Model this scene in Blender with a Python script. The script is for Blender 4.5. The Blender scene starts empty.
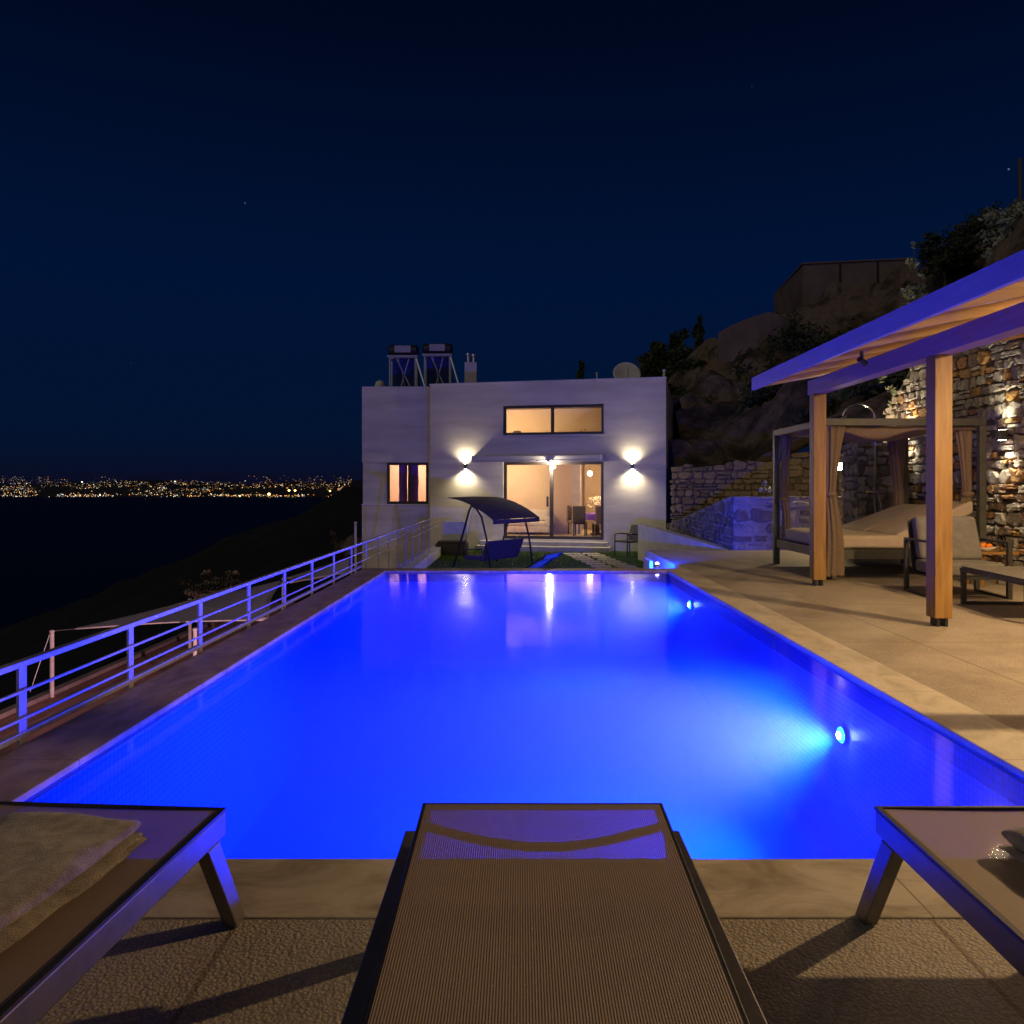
import bpy, bmesh, math, random
from mathutils import Vector, Matrix, noise
R = math.radians
PI = math.pi
rnd = random.Random(7)

sc = bpy.context.scene
COL = sc.collection
F, CX, CY, H = 785.0, 521.0, 487.0, 1.25      # lens in pixels, vanishing point, eye height


def at(px, py, Y):
    return Vector(((px - CX) * Y / F, Y, H - (py - CY) * Y / F))


# ------------------------------------------------------------------ materials
def new_mat(name):
    m = bpy.data.materials.new(name)
    m.use_nodes = True
    nt = m.node_tree
    nt.nodes.clear()
    out = nt.nodes.new('ShaderNodeOutputMaterial')
    return m, nt, out


def N(nt, kind, **kw):
    n = nt.nodes.new(kind)
    for k, v in kw.items():
        setattr(n, k, v)
    return n


def ramp(nt, stops):
    n = nt.nodes.new('ShaderNodeValToRGB')
    cr = n.color_ramp
    while len(cr.elements) < len(stops):
        cr.elements.new(0.5)
    for e, (p, c) in zip(cr.elements, stops):
        e.position = p
        e.color = (c[0], c[1], c[2], 1)
    return n


def pos_node(nt, scale=(1, 1, 1), obj=False):
    if obj:
        g = N(nt, 'ShaderNodeTexCoord').outputs['Object']
    else:
        g = N(nt, 'ShaderNodeNewGeometry').outputs['Position']
    mp = N(nt, 'ShaderNodeMapping')
    mp.inputs['Scale'].default_value = scale
    nt.links.new(g, mp.inputs['Vector'])
    return mp.outputs['Vector']


def simple(name, c1, c2=None, rough=0.6, scale=6.0, stretch=(1, 1, 1), bump=0.0, bscale=60.0,
           metal=0.0, detail=6.0, obj=False, bdist=0.01, spec=0.5, lo=0.35, hi=0.65):
    m, nt, out = new_mat(name)
    b = N(nt, 'ShaderNodeBsdfPrincipled')
    b.inputs['Roughness'].default_value = rough
    b.inputs['Metallic'].default_value = metal
    b.inputs['Specular IOR Level'].default_value = spec
    nt.links.new(b.outputs[0], out.inputs['Surface'])
    v = pos_node(nt, stretch, obj)
    if c2 is None:
        c2 = tuple(x * 0.8 for x in c1)
    tx = N(nt, 'ShaderNodeTexNoise')
    tx.inputs['Scale'].default_value = scale
    tx.inputs['Detail'].default_value = detail
    tx.inputs['Roughness'].default_value = 0.6
    nt.links.new(v, tx.inputs['Vector'])
    r = ramp(nt, [(lo, c1), (hi, c2)])
    nt.links.new(tx.outputs['Fac'], r.inputs[0])
    nt.links.new(r.outputs[0], b.inputs['Base Color'])
    if bump:
        t2 = N(nt, 'ShaderNodeTexNoise')
        t2.inputs['Scale'].default_value = bscale
        t2.inputs['Detail'].default_value = 4
        nt.links.new(v, t2.inputs['Vector'])
        bp = N(nt, 'ShaderNodeBump')
        bp.inputs['Strength'].default_value = bump
        bp.inputs['Distance'].default_value = bdist
        nt.links.new(t2.outputs['Fac'], bp.inputs['Height'])
        nt.links.new(bp.outputs[0], b.inputs['Normal'])
    return m


def emit(name, col, strength):
    m, nt, out = new_mat(name)
    e = N(nt, 'ShaderNodeEmission')
    e.inputs[0].default_value = (*col, 1)
    e.inputs[1].default_value = strength
    nt.links.new(e.outputs[0], out.inputs['Surface'])
    m.cycles.emission_sampling = 'NONE'
    return m


M = {}
M['plaster'] = simple('plaster', (.68, .62, .54), (.50, .455, .395), .85, 1.3, (.35, .35, 1.8), .16, 22, detail=10, bdist=.02)
M['plaster_bay'] = simple('plaster_bay', (.64, .60, .56), (.48, .45, .42), .85, 1.4, (.35, .35, 1.8), .14, 22, detail=10, bdist=.02)
M['white_plaster'] = simple('white_plaster', (.74, .72, .68), (.6, .58, .55), .85, 2.5, (1, 1, 1.5), .2, 50)
M['room_wall'] = simple('room_wall', (.72, .62, .49), (.68, .58, .46), .9, 1.5)
M['room_taupe'] = simple('room_taupe', (.36, .31, .26), (.33, .28, .24), .9, 1.5)
M['room_floor'] = simple('room_floor', (.62, .57, .5), (.56, .51, .45), .3, 2)
M['dark_frame'] = simple('dark_frame', (.035, .026, .024), (.05, .038, .033), .45, 12)
M['black_metal'] = simple('black_metal', (.022, .022, .026), (.032, .032, .036), .42, 25, spec=.5)
M['grey_metal'] = simple('grey_metal', (.15, .14, .135), (.19, .175, .165), .36, 18, metal=.6, bump=.05, bscale=300)
M['cabana_metal'] = simple('cabana_metal', (.055, .058, .052), (.075, .078, .07), .5, 10)
M['white_metal'] = simple('white_metal', (.42, .39, .46), (.35, .32, .39), .38, 14, bump=.05, bscale=120)
M['collector_blue'] = simple('collector_blue', (.07, .12, .42), (.05, .09, .32), .35, 8)
M['galv'] = simple('galv', (.5, .5, .52), (.4, .4, .43), .35, 10, metal=.8)
M['chrome'] = simple('chrome', (.7, .7, .7), (.6, .6, .6), .18, 10, metal=1)
M['fabric_tan'] = simple('fabric_tan', (.20, .145, .10), (.155, .115, .08), .9, 40, bump=.2, bscale=400, bdist=.003)
M['mattress'] = simple('mattress', (.46, .39, .32), (.40, .335, .275), .9, 5, bump=.25, bscale=200, bdist=.004)
M['cushion_grey'] = simple('cushion_grey', (.17, .165, .155), (.135, .13, .125), .95, 14, bump=.3, bscale=500, bdist=.003)
M['cushion_white'] = simple('cushion_white', (.7, .69, .66), (.6, .58, .56), .9, 8)
M['swing_fabric'] = simple('swing_fabric', (.05, .045, .13), (.04, .035, .10), .85, 8)
M['swing_canopy'] = simple('swing_canopy', (.085, .06, .10), (.065, .045, .08), .85, 8)
M['wicker'] = simple('wicker', (.035, .03, .03), (.06, .052, .05), .6, 90, bump=.6, bscale=150)
M['lawn'] = simple('lawn', (.06, .12, .02), (.10, .13, .035), .95, 3.5, bump=.5, bscale=60, bdist=.03)
M['grass'] = simple('grass', (.09, .19, .025), (.16, .24, .05), .8, 2.5)
M['leaf_dark'] = simple('leaf_dark', (.035, .055, .02), (.06, .075, .03), .7, 5)
M['leaf_pale'] = simple('leaf_pale', (.24, .28, .18), (.40, .44, .32), .6, 5)
M['leaf_olive'] = simple('leaf_olive', (.13, .12, .07), (.24, .21, .14), .7, 5)
M['bark'] = simple('bark', (.10, .075, .05), (.16, .12, .09), .9, 15, bump=.4, bscale=40)
M['concrete'] = simple('concrete', (.30, .27, .24), (.21, .19, .17), .9, 1.2, (1, 1, .5), .3, 12, bdist=.03)
M['slab'] = simple('slab', (.5, .46, .4), (.38, .35, .3), .85, 6, bump=.3, bscale=60)
M['orange'] = simple('orange', (.85, .28, .03), (.75, .2, .02), .5, 9)
M['bottle_glass'] = simple('bottle_glass', (.05, .08, .03), (.06, .1, .04), .1, 4)
M['sail'] = simple('sail', (.78, .62, .80), (.68, .54, .72), .9, 3)
M['terracotta'] = simple('terracotta', (.52, .28, .22), (.22, .13, .12), .8, 2.2, (2.4, .25, 1), .4, 9, detail=8, bdist=.04)
M['sea'] = simple('sea', (.003, .004, .009), (.002, .003, .007), .5, .01, spec=.2)
M['far_land'] = simple('far_land', (.02, .02, .022), (.03, .028, .03), .95, .002)
M['dark_slope'] = simple('dark_slope', (.008, .009, .007), (.014, .013, .010), .95, .1)


def pool_tile(name, c1, c2, grout, tile):
    m, nt, out = new_mat(name)
    b = N(nt, 'ShaderNodeBsdfPrincipled')
    b.inputs['Roughness'].default_value = .35
    g = N(nt, 'ShaderNodeNewGeometry')
    s = N(nt, 'ShaderNodeSeparateXYZ')
    nt.links.new(g.outputs['Position'], s.inputs[0])
    sn = N(nt, 'ShaderNodeSeparateXYZ')
    nt.links.new(g.outputs['Normal'], sn.inputs[0])
    ab = N(nt, 'ShaderNodeMath', operation='ABSOLUTE')
    nt.links.new(sn.outputs[2], ab.inputs[0])
    gt = N(nt, 'ShaderNodeMath', operation='GREATER_THAN')
    gt.inputs[1].default_value = .5
    nt.links.new(ab.outputs[0], gt.inputs[0])
    sm = N(nt, 'ShaderNodeMath', operation='ADD')
    nt.links.new(s.outputs[0], sm.inputs[0])
    nt.links.new(s.outputs[1], sm.inputs[1])
    wv = N(nt, 'ShaderNodeCombineXYZ')
    nt.links.new(sm.outputs[0], wv.inputs[0])
    nt.links.new(s.outputs[2], wv.inputs[1])
    mx = N(nt, 'ShaderNodeMix', data_type='VECTOR')
    nt.links.new(gt.outputs[0], mx.inputs['Factor'])
    nt.links.new(wv.outputs[0], mx.inputs['A'])
    nt.links.new(g.outputs['Position'], mx.inputs['B'])
    br = N(nt, 'ShaderNodeTexBrick')
    br.offset = 0
    br.inputs['Color1'].default_value = (*c1, 1)
    br.inputs['Color2'].default_value = (*c2, 1)
    br.inputs['Mortar'].default_value = (*grout, 1)
    br.inputs['Scale'].default_value = 1
    br.inputs['Brick Width'].default_value = tile
    br.inputs['Row Height'].default_value = tile
    br.inputs['Mortar Size'].default_value = tile * .07
    nt.links.new(mx.outputs['Result'], br.inputs['Vector'])
    nt.links.new(br.outputs['Color'], b.inputs['Base Color'])
    nt.links.new(b.outputs[0], out.inputs['Surface'])
    return m


M['mosaic'] = pool_tile('mosaic', (.62, .76, .80), (.55, .68, .78), (.30, .30, .55), .04)
M['mosaic_floor'] = pool_tile('mosaic_floor', (.60, .74, .80), (.57, .70, .79), (.52, .62, .74), .04)
M['mosaic_band'] = pool_tile('mosaic_band', (.05, .08, .30), (.08, .12, .40), (.015, .03, .11), .04)


def patio_mat():
    m, nt, out = new_mat('patio_concrete')
    b = N(nt, 'ShaderNodeBsdfPrincipled')
    b.inputs['Roughness'].default_value = .7
    v = pos_node(nt)
    t = N(nt, 'ShaderNodeTexNoise')
    t.inputs['Scale'].default_value = 1.1
    t.inputs['Detail'].default_value = 8
    t.inputs['Roughness'].default_value = .7
    nt.links.new(v, t.inputs['Vector'])
    r = ramp(nt, [(.3, (.28, .243, .20)), (.48, (.39, .345, .285)), (.7, (.48, .43, .36))])
    nt.links.new(t.outputs['Fac'], r.inputs[0])
    # fine pebbled grain
    vo = N(nt, 'ShaderNodeTexVoronoi')
    vo.inputs['Scale'].default_value = 95
    t3 = N(nt, 'ShaderNodeTexNoise')
    t3.inputs['Scale'].default_value = 45
    t3.inputs['Detail'].default_value = 3
    nt.links.new(v, t3.inputs['Vector'])
    mv = N(nt, 'ShaderNodeMix', data_type='VECTOR')
    mv.inputs['Factor'].default_value = .012
    nt.links.new(v, mv.inputs['A'])
    nt.links.new(t3.outputs['Color'], mv.inputs['B'])
    nt.links.new(mv.outputs['Result'], vo.inputs['Vector'])
    rr = ramp(nt, [(.0, (1.12, 1.12, 1.12)), (.7, (.72, .70, .68))])
    nt.links.new(vo.outputs['Distance'], rr.inputs[0])
    mul = N(nt, 'ShaderNodeMix', data_type='RGBA', blend_type='MULTIPLY')
    mul.inputs['Factor'].default_value = 1
    nt.links.new(r.outputs[0], mul.inputs['A'])
    nt.links.new(rr.outputs[0], mul.inputs['B'])
    # joints every two metres
    s = N(nt, 'ShaderNodeSeparateXYZ')
    nt.links.new(v, s.inputs[0])
    def joint(sock, off, per):
        a = N(nt, 'ShaderNodeMath', operation='SUBTRACT'); a.inputs[1].default_value = off
        nt.links.new(sock, a.inputs[0])
        p = N(nt, 'ShaderNodeMath', operation='PINGPONG'); p.inputs[1].default_value = per / 2
        nt.links.new(a.outputs[0], p.inputs[0])
        l = N(nt, 'ShaderNodeMath', operation='LESS_THAN'); l.inputs[1].default_value = .008
        nt.links.new(p.outputs[0], l.inputs[0])
        return l.outputs[0]
    ja = joint(s.outputs[0], 1.19, 2.005)
    jb = joint(s.outputs[1], .25, 2.03)
    mxx = N(nt, 'ShaderNodeMath', operation='MAXIMUM')
    nt.links.new(ja, mxx.inputs[0]); nt.links.new(jb, mxx.inputs[1])
    jm = N(nt, 'ShaderNodeMix', data_type='RGBA')
    nt.links.new(mxx.outputs[0], jm.inputs['Factor'])
    nt.links.new(mul.outputs['Result'], jm.inputs['A'])
    jm.inputs['B'].default_value = (.21, .17, .125, 1)
    nt.links.new(jm.outputs['Result'], b.inputs['Base Color'])
    bp = N(nt, 'ShaderNodeBump', invert=True)
    bp.inputs['Strength'].default_value = .6
    bp.inputs['Distance'].default_value = .005
    nt.links.new(vo.outputs['Distance'], bp.inputs['Height'])
    nt.links.new(bp.outputs[0], b.inputs['Normal'])
    nt.links.new(b.outputs[0], out.inputs['Surface'])
    return m


M['patio'] = patio_mat()


def coping_mat(name, ca, cb, cc, axis, period):
    m, nt, out = new_mat(name)
    b = N(nt, 'ShaderNodeBsdfPrincipled')
    b.inputs['Roughness'].default_value = .55
    v = pos_node(nt, (1, 1.7, 1) if axis == 0 else (1.7, 1, 1))
    t = N(nt, 'ShaderNodeTexNoise')
    t.inputs['Scale'].default_value = 3.0
    t.inputs['Detail'].default_value = 11
    t.inputs['Roughness'].default_value = .65
    t.inputs['Distortion'].default_value = .8
    nt.links.new(v, t.inputs['Vector'])
    r = ramp(nt, [(.36, ca), (.5, cb), (.6, cc)])
    nt.links.new(t.outputs['Fac'], r.inputs[0])
    s = N(nt, 'ShaderNodeSeparateXYZ')
    g = N(nt, 'ShaderNodeNewGeometry')
    nt.links.new(g.outputs['Position'], s.inputs[0])
    p = N(nt, 'ShaderNodeMath', operation='PINGPONG')
    p.inputs[1].default_value = period / 2
    nt.links.new(s.outputs[axis], p.inputs[0])
    l = N(nt, 'ShaderNodeMath', operation='LESS_THAN')
    l.inputs[1].default_value = .0028
    nt.links.new(p.outputs[0], l.inputs[0])
    jm = N(nt, 'ShaderNodeMix', data_type='RGBA')
    nt.links.new(l.outputs[0], jm.inputs['Factor'])
    nt.links.new(r.outputs[0], jm.inputs['A'])
    jm.inputs['B'].default_value = (ca[0] * .6, ca[1] * .6, ca[2] * .6, 1)
    nt.links.new(jm.outputs['Result'], b.inputs['Base Color'])
    bp = N(nt, 'ShaderNodeBump')
    bp.inputs['Strength'].default_value = .12
    bp.inputs['Distance'].default_value = .004
    nt.links.new(t.outputs['Fac'], bp.inputs['Height'])
    nt.links.new(bp.outputs[0], b.inputs['Normal'])
    nt.links.new(b.outputs[0], out.inputs['Surface'])
    return m


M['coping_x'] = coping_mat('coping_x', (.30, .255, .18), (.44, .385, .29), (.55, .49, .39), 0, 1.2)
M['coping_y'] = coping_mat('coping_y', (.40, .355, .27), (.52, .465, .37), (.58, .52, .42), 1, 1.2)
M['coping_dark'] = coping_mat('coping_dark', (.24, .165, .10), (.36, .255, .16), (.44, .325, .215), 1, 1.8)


def wood_mat(name, wc):
    m, nt, out = new_mat(name)
    b = N(nt, 'ShaderNodeBsdfPrincipled')
    b.inputs['Roughness'].default_value = .5
    v = pos_node(nt, (9, .9, 9))
    g = N(nt, 'ShaderNodeNewGeometry')
    # grain runs up the posts and along the beams
    v2 = pos_node(nt, (9, 9, .7))
    s = N(nt, 'ShaderNodeSeparateXYZ')
    nt.links.new(g.outputs['Position'], s.inputs[0])
    l = N(nt, 'ShaderNodeMath', operation='LESS_THAN'); l.inputs[1].default_value = 2.43
    nt.links.new(s.outputs[2], l.inputs[0])
    mx = N(nt, 'ShaderNodeMix', data_type='VECTOR')
    nt.links.new(l.outputs[0], mx.inputs['Factor'])
    nt.links.new(v, mx.inputs['A']); nt.links.new(v2, mx.inputs['B'])
    t = N(nt, 'ShaderNodeTexNoise')
    t.inputs['Scale'].default_value = 3.0
    t.inputs['Detail'].default_value = 8
    t.inputs['Distortion'].default_value = .5
    nt.links.new(mx.outputs['Result'], t.inputs['Vector'])
    r = ramp(nt, [(.3, wc[0]), (.5, wc[1]), (.68, wc[2])])
    nt.links.new(t.outputs['Fac'], r.inputs[0])
    nt.links.new(r.outputs[0], b.inputs['Base Color'])
    bp = N(nt, 'ShaderNodeBump')
    bp.inputs['Strength'].default_value = .15
    bp.inputs['Distance'].default_value = .004
    nt.links.new(t.outputs['Fac'], bp.inputs['Height'])
    nt.links.new(bp.outputs[0], b.inputs['Normal'])
    nt.links.new(b.outputs[0], out.inputs['Surface'])
    return m


M['wood'] = wood_mat('larch_wood', ((.21, .107, .026), (.28, .150, .038), (.34, .195, .055)))
M['roof_wood'] = simple('pale_roof_wood', (.40, .23, .09), (.52, .32, .14), .55, 3, (.8, 9, 9), .06, 20)
M['beam_wood'] = simple('beam_wood', (.29, .20, .20), (.23, .155, .16), .5, 3, (9, .9, 9), .1, 20)
M['pool_glow_wood'] = simple('pool_glow_wood', (.30, .28, .40), (.24, .225, .34), .5, 3, (9, .9, 9), .12, 20)  # blue glow of the pool put into the fascia's wood colour


def sling_mat():
    m, nt, out = new_mat('sling_mesh')
    tc = N(nt, 'ShaderNodeTexCoord')
    s = N(nt, 'ShaderNodeSeparateXYZ')
    nt.links.new(tc.outputs['Object'], s.inputs[0])
    def wave(sock, per):
        p = N(nt, 'ShaderNodeMath', operation='PINGPONG'); p.inputs[1].default_value = per / 2
        nt.links.new(sock, p.inputs[0])
        d = N(nt, 'ShaderNodeMath', operation='DIVIDE'); d.inputs[1].default_value = per / 2
        nt.links.new(p.outputs[0], d.inputs[0])
        return d.outputs[0]
    wx = wave(s.outputs[0], .0052)
    wy = wave(s.outputs[1], .0052)
    # open holes of the weave
    a = N(nt, 'ShaderNodeMath', operation='GREATER_THAN'); a.inputs[1].default_value = .80
    nt.links.new(wx, a.inputs[0])
    c = N(nt, 'ShaderNodeMath', operation='GREATER_THAN'); c.inputs[1].default_value = .84
    nt.links.new(wy, c.inputs[0])
    h = N(nt, 'ShaderNodeMath', operation='MULTIPLY')
    nt.links.new(a.outputs[0], h.inputs[0]); nt.links.new(c.outputs[0], h.inputs[1])
    r = ramp(nt, [(0, (.335, .245, .185)), (1, (.255, .185, .142))])
    nt.links.new(wx, r.inputs[0])
    b = N(nt, 'ShaderNodeBsdfPrincipled')
    b.inputs['Roughness'].default_value = .55
    nt.links.new(r.outputs[0], b.inputs['Base Color'])
    bp = N(nt, 'ShaderNodeBump', invert=True)
    bp.inputs['Strength'].default_value = .5
    bp.inputs['Distance'].default_value = .002
    nt.links.new(wx, bp.inputs['Height'])
    nt.links.new(bp.outputs[0], b.inputs['Normal'])
    t = N(nt, 'ShaderNodeBsdfTransparent')
    mx = N(nt, 'ShaderNodeMixShader')
    nt.links.new(h.outputs[0], mx.inputs[0])
    nt.links.new(b.outputs[0], mx.inputs[1])
    nt.links.new(t.outputs[0], mx.inputs[2])
    nt.links.new(mx.outputs[0], out.inputs['Surface'])
    return m


M['sling'] = sling_mat()


def towel_mat():
    m, nt, out = new_mat('towel_terry')
    b = N(nt, 'ShaderNodeBsdfPrincipled')
    b.inputs['Roughness'].default_value = .95
    b.inputs['Sheen Weight'].default_value = .5
    v = pos_node(nt, obj=True)
    t = N(nt, 'ShaderNodeTexNoise'); t.inputs['Scale'].default_value = 28; t.inputs['Detail'].default_value = 8
    nt.links.new(v, t.inputs['Vector'])
    r = ramp(nt, [(.35, (.20, .15, .11)), (.65, (.40, .32, .25))])
    nt.links.new(t.outputs['Fac'], r.inputs[0])
    nt.links.new(r.outputs[0], b.inputs['Base Color'])
    t2 = N(nt, 'ShaderNodeTexNoise'); t2.inputs['Scale'].default_value = 260; t2.inputs['Detail'].default_value = 3
    nt.links.new(v, t2.inputs['Vector'])
    bp = N(nt, 'ShaderNodeBump'); bp.inputs['Strength'].default_value = .9; bp.inputs['Distance'].default_value = .006
    nt.links.new(t2.outputs['Fac'], bp.inputs['Height'])
    nt.links.new(bp.outputs[0], b.inputs['Normal'])
    nt.links.new(b.outputs[0], out.inputs['Surface'])
    return m


M['towel'] = towel_mat()


def stone_mat(name, stops):
    m, nt, out = new_mat(name)
    b = N(nt, 'ShaderNodeBsdfPrincipled')
    b.inputs['Roughness'].default_value = .8
    at_ = N(nt, 'ShaderNodeAttribute'); at_.attribute_name = 'stone'
    r = ramp(nt, stops)
    r.color_ramp.interpolation = 'CONSTANT'
    nt.links.new(at_.outputs['Fac'], r.inputs[0])
    v = pos_node(nt)
    t = N(nt, 'ShaderNodeTexNoise'); t.inputs['Scale'].default_value = 14; t.inputs['Detail'].default_value = 8
    t.inputs['Roughness'].default_value = .7
    nt.links.new(v, t.inputs['Vector'])
    rr = ramp(nt, [(.3, (.55, .52, .5)), (.65, (1.15, 1.12, 1.1))])
    nt.links.new(t.outputs['Fac'], rr.inputs[0])
    mul = N(nt, 'ShaderNodeMix', data_type='RGBA', blend_type='MULTIPLY'); mul.inputs['Factor'].default_value = 1
    nt.links.new(r.outputs[0], mul.inputs['A']); nt.links.new(rr.outputs[0], mul.inputs['B'])
    nt.links.new(mul.outputs['Result'], b.inputs['Base Color'])
    bp = N(nt, 'ShaderNodeBump'); bp.inputs['Strength'].default_value = .9; bp.inputs['Distance'].default_value = .03
    nt.links.new(t.outputs['Fac'], bp.inputs['Height'])
    nt.links.new(bp.outputs[0], b.inputs['Normal'])
    nt.links.new(b.outputs[0], out.inputs['Surface'])
    return m


M['rubble'] = stone_mat('rubble', [(0, (.40, .37, .33)), (.3, (.50, .47, .42)), (.5, (.33, .29, .26)), (.64, (.42, .24, .11)),
                                   (.74, (.24, .17, .13)), (.84, (.56, .54, .49)), (.95, (.50, .29, .10))])
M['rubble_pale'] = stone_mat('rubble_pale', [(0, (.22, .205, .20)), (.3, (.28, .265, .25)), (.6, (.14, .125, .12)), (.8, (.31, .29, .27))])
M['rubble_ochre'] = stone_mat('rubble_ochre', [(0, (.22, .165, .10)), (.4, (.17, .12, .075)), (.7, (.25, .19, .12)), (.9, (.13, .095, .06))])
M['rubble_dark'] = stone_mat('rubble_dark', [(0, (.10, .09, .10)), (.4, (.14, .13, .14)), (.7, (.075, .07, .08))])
M['mortar'] = simple('mortar', (.16, .135, .11), (.11, .09, .075), .95, 9, bump=.6, bscale=40, bdist=.02)
M['mortar_pale'] = simple('mortar_pale', (.30, .28, .26), (.22, .20, .19), .95, 7, bump=.6, bscale=40, bdist=.02)


def glass_mat(name, tint=(1, 1, 1)):
    m, nt, out = new_mat(name)
    t = N(nt, 'ShaderNodeBsdfTransparent'); t.inputs[0].default_value = (*tint, 1)
    g = N(nt, 'ShaderNodeBsdfGlossy'); g.inputs['Roughness'].default_value = .02
    f = N(nt, 'ShaderNodeFresnel'); f.inputs[0].default_value = 1.5
    mx = N(nt, 'ShaderNodeMixShader')
    nt.links.new(f.outputs[0], mx.inputs[0]); nt.links.new(t.outputs[0], mx.inputs[1]); nt.links.new(g.outputs[0], mx.inputs[2])
    nt.links.new(mx.outputs[0], out.inputs['Surface'])
    return m


M['glass'] = glass_mat('window_glass', (.94, .95, .95))


def water_mats():
    res = []
    for top in (True, False):
        m, nt, out = new_mat('pool_water_surface' if top else 'pool_water_body')
        t = N(nt, 'ShaderNodeBsdfTransparent')
        if top:
            v = pos_node(nt, (1, 1, 1))
            n1 = N(nt, 'ShaderNodeTexNoise'); n1.inputs['Scale'].default_value = 2.2; n1.inputs['Detail'].default_value = 3
            nt.links.new(v, n1.inputs['Vector'])
            bp = N(nt, 'ShaderNodeBump'); bp.inputs['Strength'].default_value = .05; bp.inputs['Distance'].default_value = .05
            nt.links.new(n1.outputs['Fac'], bp.inputs['Height'])
            g = N(nt, 'ShaderNodeBsdfGlossy'); g.inputs['Roughness'].default_value = .085
            nt.links.new(bp.outputs[0], g.inputs['Normal'])
            f = N(nt, 'ShaderNodeFresnel'); f.inputs[0].default_value = 1.24
            mx = N(nt, 'ShaderNodeMixShader')
            nt.links.new(f.outputs[0], mx.inputs[0]); nt.links.new(t.outputs[0], mx.inputs[1]); nt.links.new(g.outputs[0], mx.inputs[2])
            nt.links.new(mx.outputs[0], out.inputs['Surface'])
        else:
            nt.links.new(t.outputs[0], out.inputs['Surface'])
        s_ = N(nt, 'ShaderNodeVolumeScatter')
        s_.inputs['Color'].default_value = (.75, .85, 1, 1)
        s_.inputs['Density'].default_value = WATER_SCATTER
        s_.inputs['Anisotropy'].default_value = .2
        a_ = N(nt, 'ShaderNodeVolumeAbsorption')
        a_.inputs['Color'].default_value = (.0, .62, 1, 1)
        a_.inputs['Density'].default_value = WATER_ABSORB
        ad = N(nt, 'ShaderNodeAddShader')
        nt.links.new(s_.outputs[0], ad.inputs[0]); nt.links.new(a_.outputs[0], ad.inputs[1])
        nt.links.new(ad.outputs[0], out.inputs['Volume'])
        res.append(m)
    return res


WATER_SCATTER, WATER_ABSORB = .15, .48
M['water'], M['water_side'] = water_mats()

M['lamp_warm'] = emit('lamp_warm', (1, .80, .48), 40)
M['lamp_white'] = emit('lamp_white', (1, .93, .75), 60)
M['lamp_blue'] = emit('lamp_blue', (.35, .3, 1), 20)
M['lamp_pool'] = emit('lamp_pool', (.06, .75, 1), 6)


def city_mat():
    m, nt, out = new_mat('city_glow')
    a = N(nt, 'ShaderNodeAttribute'); a.attribute_name = 'glow'
    e = N(nt, 'ShaderNodeEmission'); e.inputs[1].default_value = 1.0
    nt.links.new(a.outputs['Color'], e.inputs[0])
    nt.links.new(e.outputs[0], out.inputs['Surface'])
    m.cycles.emission_sampling = 'NONE'
    return m


M['city'] = city_mat()


def hill_mat():
    m, nt, out = new_mat('hill_rock')
    b = N(nt, 'ShaderNodeBsdfPrincipled'); b.inputs['Roughness'].default_value = .95
    v = pos_node(nt)
    t = N(nt, 'ShaderNodeTexNoise'); t.inputs['Scale'].default_value = .45; t.inputs['Detail'].default_value = 12
    t.inputs['Roughness'].default_value = .7
    nt.links.new(v, t.inputs['Vector'])
    r = ramp(nt, [(.38, (.03, .03, .02)), (.46, (.11, .08, .055)), (.55, (.27, .20, .145)), (.66, (.19, .12, .08))])
    nt.links.new(t.outputs['Fac'], r.inputs[0])
    nt.links.new(r.outputs[0], b.inputs['Base Color'])
    t2 = N(nt, 'ShaderNodeTexNoise'); t2.inputs['Scale'].default_value = 1.4; t2.inputs['Detail'].default_value = 12; t2.inputs['Roughness'].default_value = .72
    nt.links.new(v, t2.inputs['Vector'])
    bp = N(nt, 'ShaderNodeBump'); bp.inputs['Strength'].default_value = 1; bp.inputs['Distance'].default_value = .4
    nt.links.new(t2.outputs['Fac'], bp.inputs['Height'])
    nt.links.new(bp.outputs[0], b.inputs['Normal'])
    nt.links.new(b.outputs[0], out.inputs['Surface'])
    return m


M['hill'] = hill_mat()

# ------------------------------------------------------------------ mesh builder
WL = {}


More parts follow.
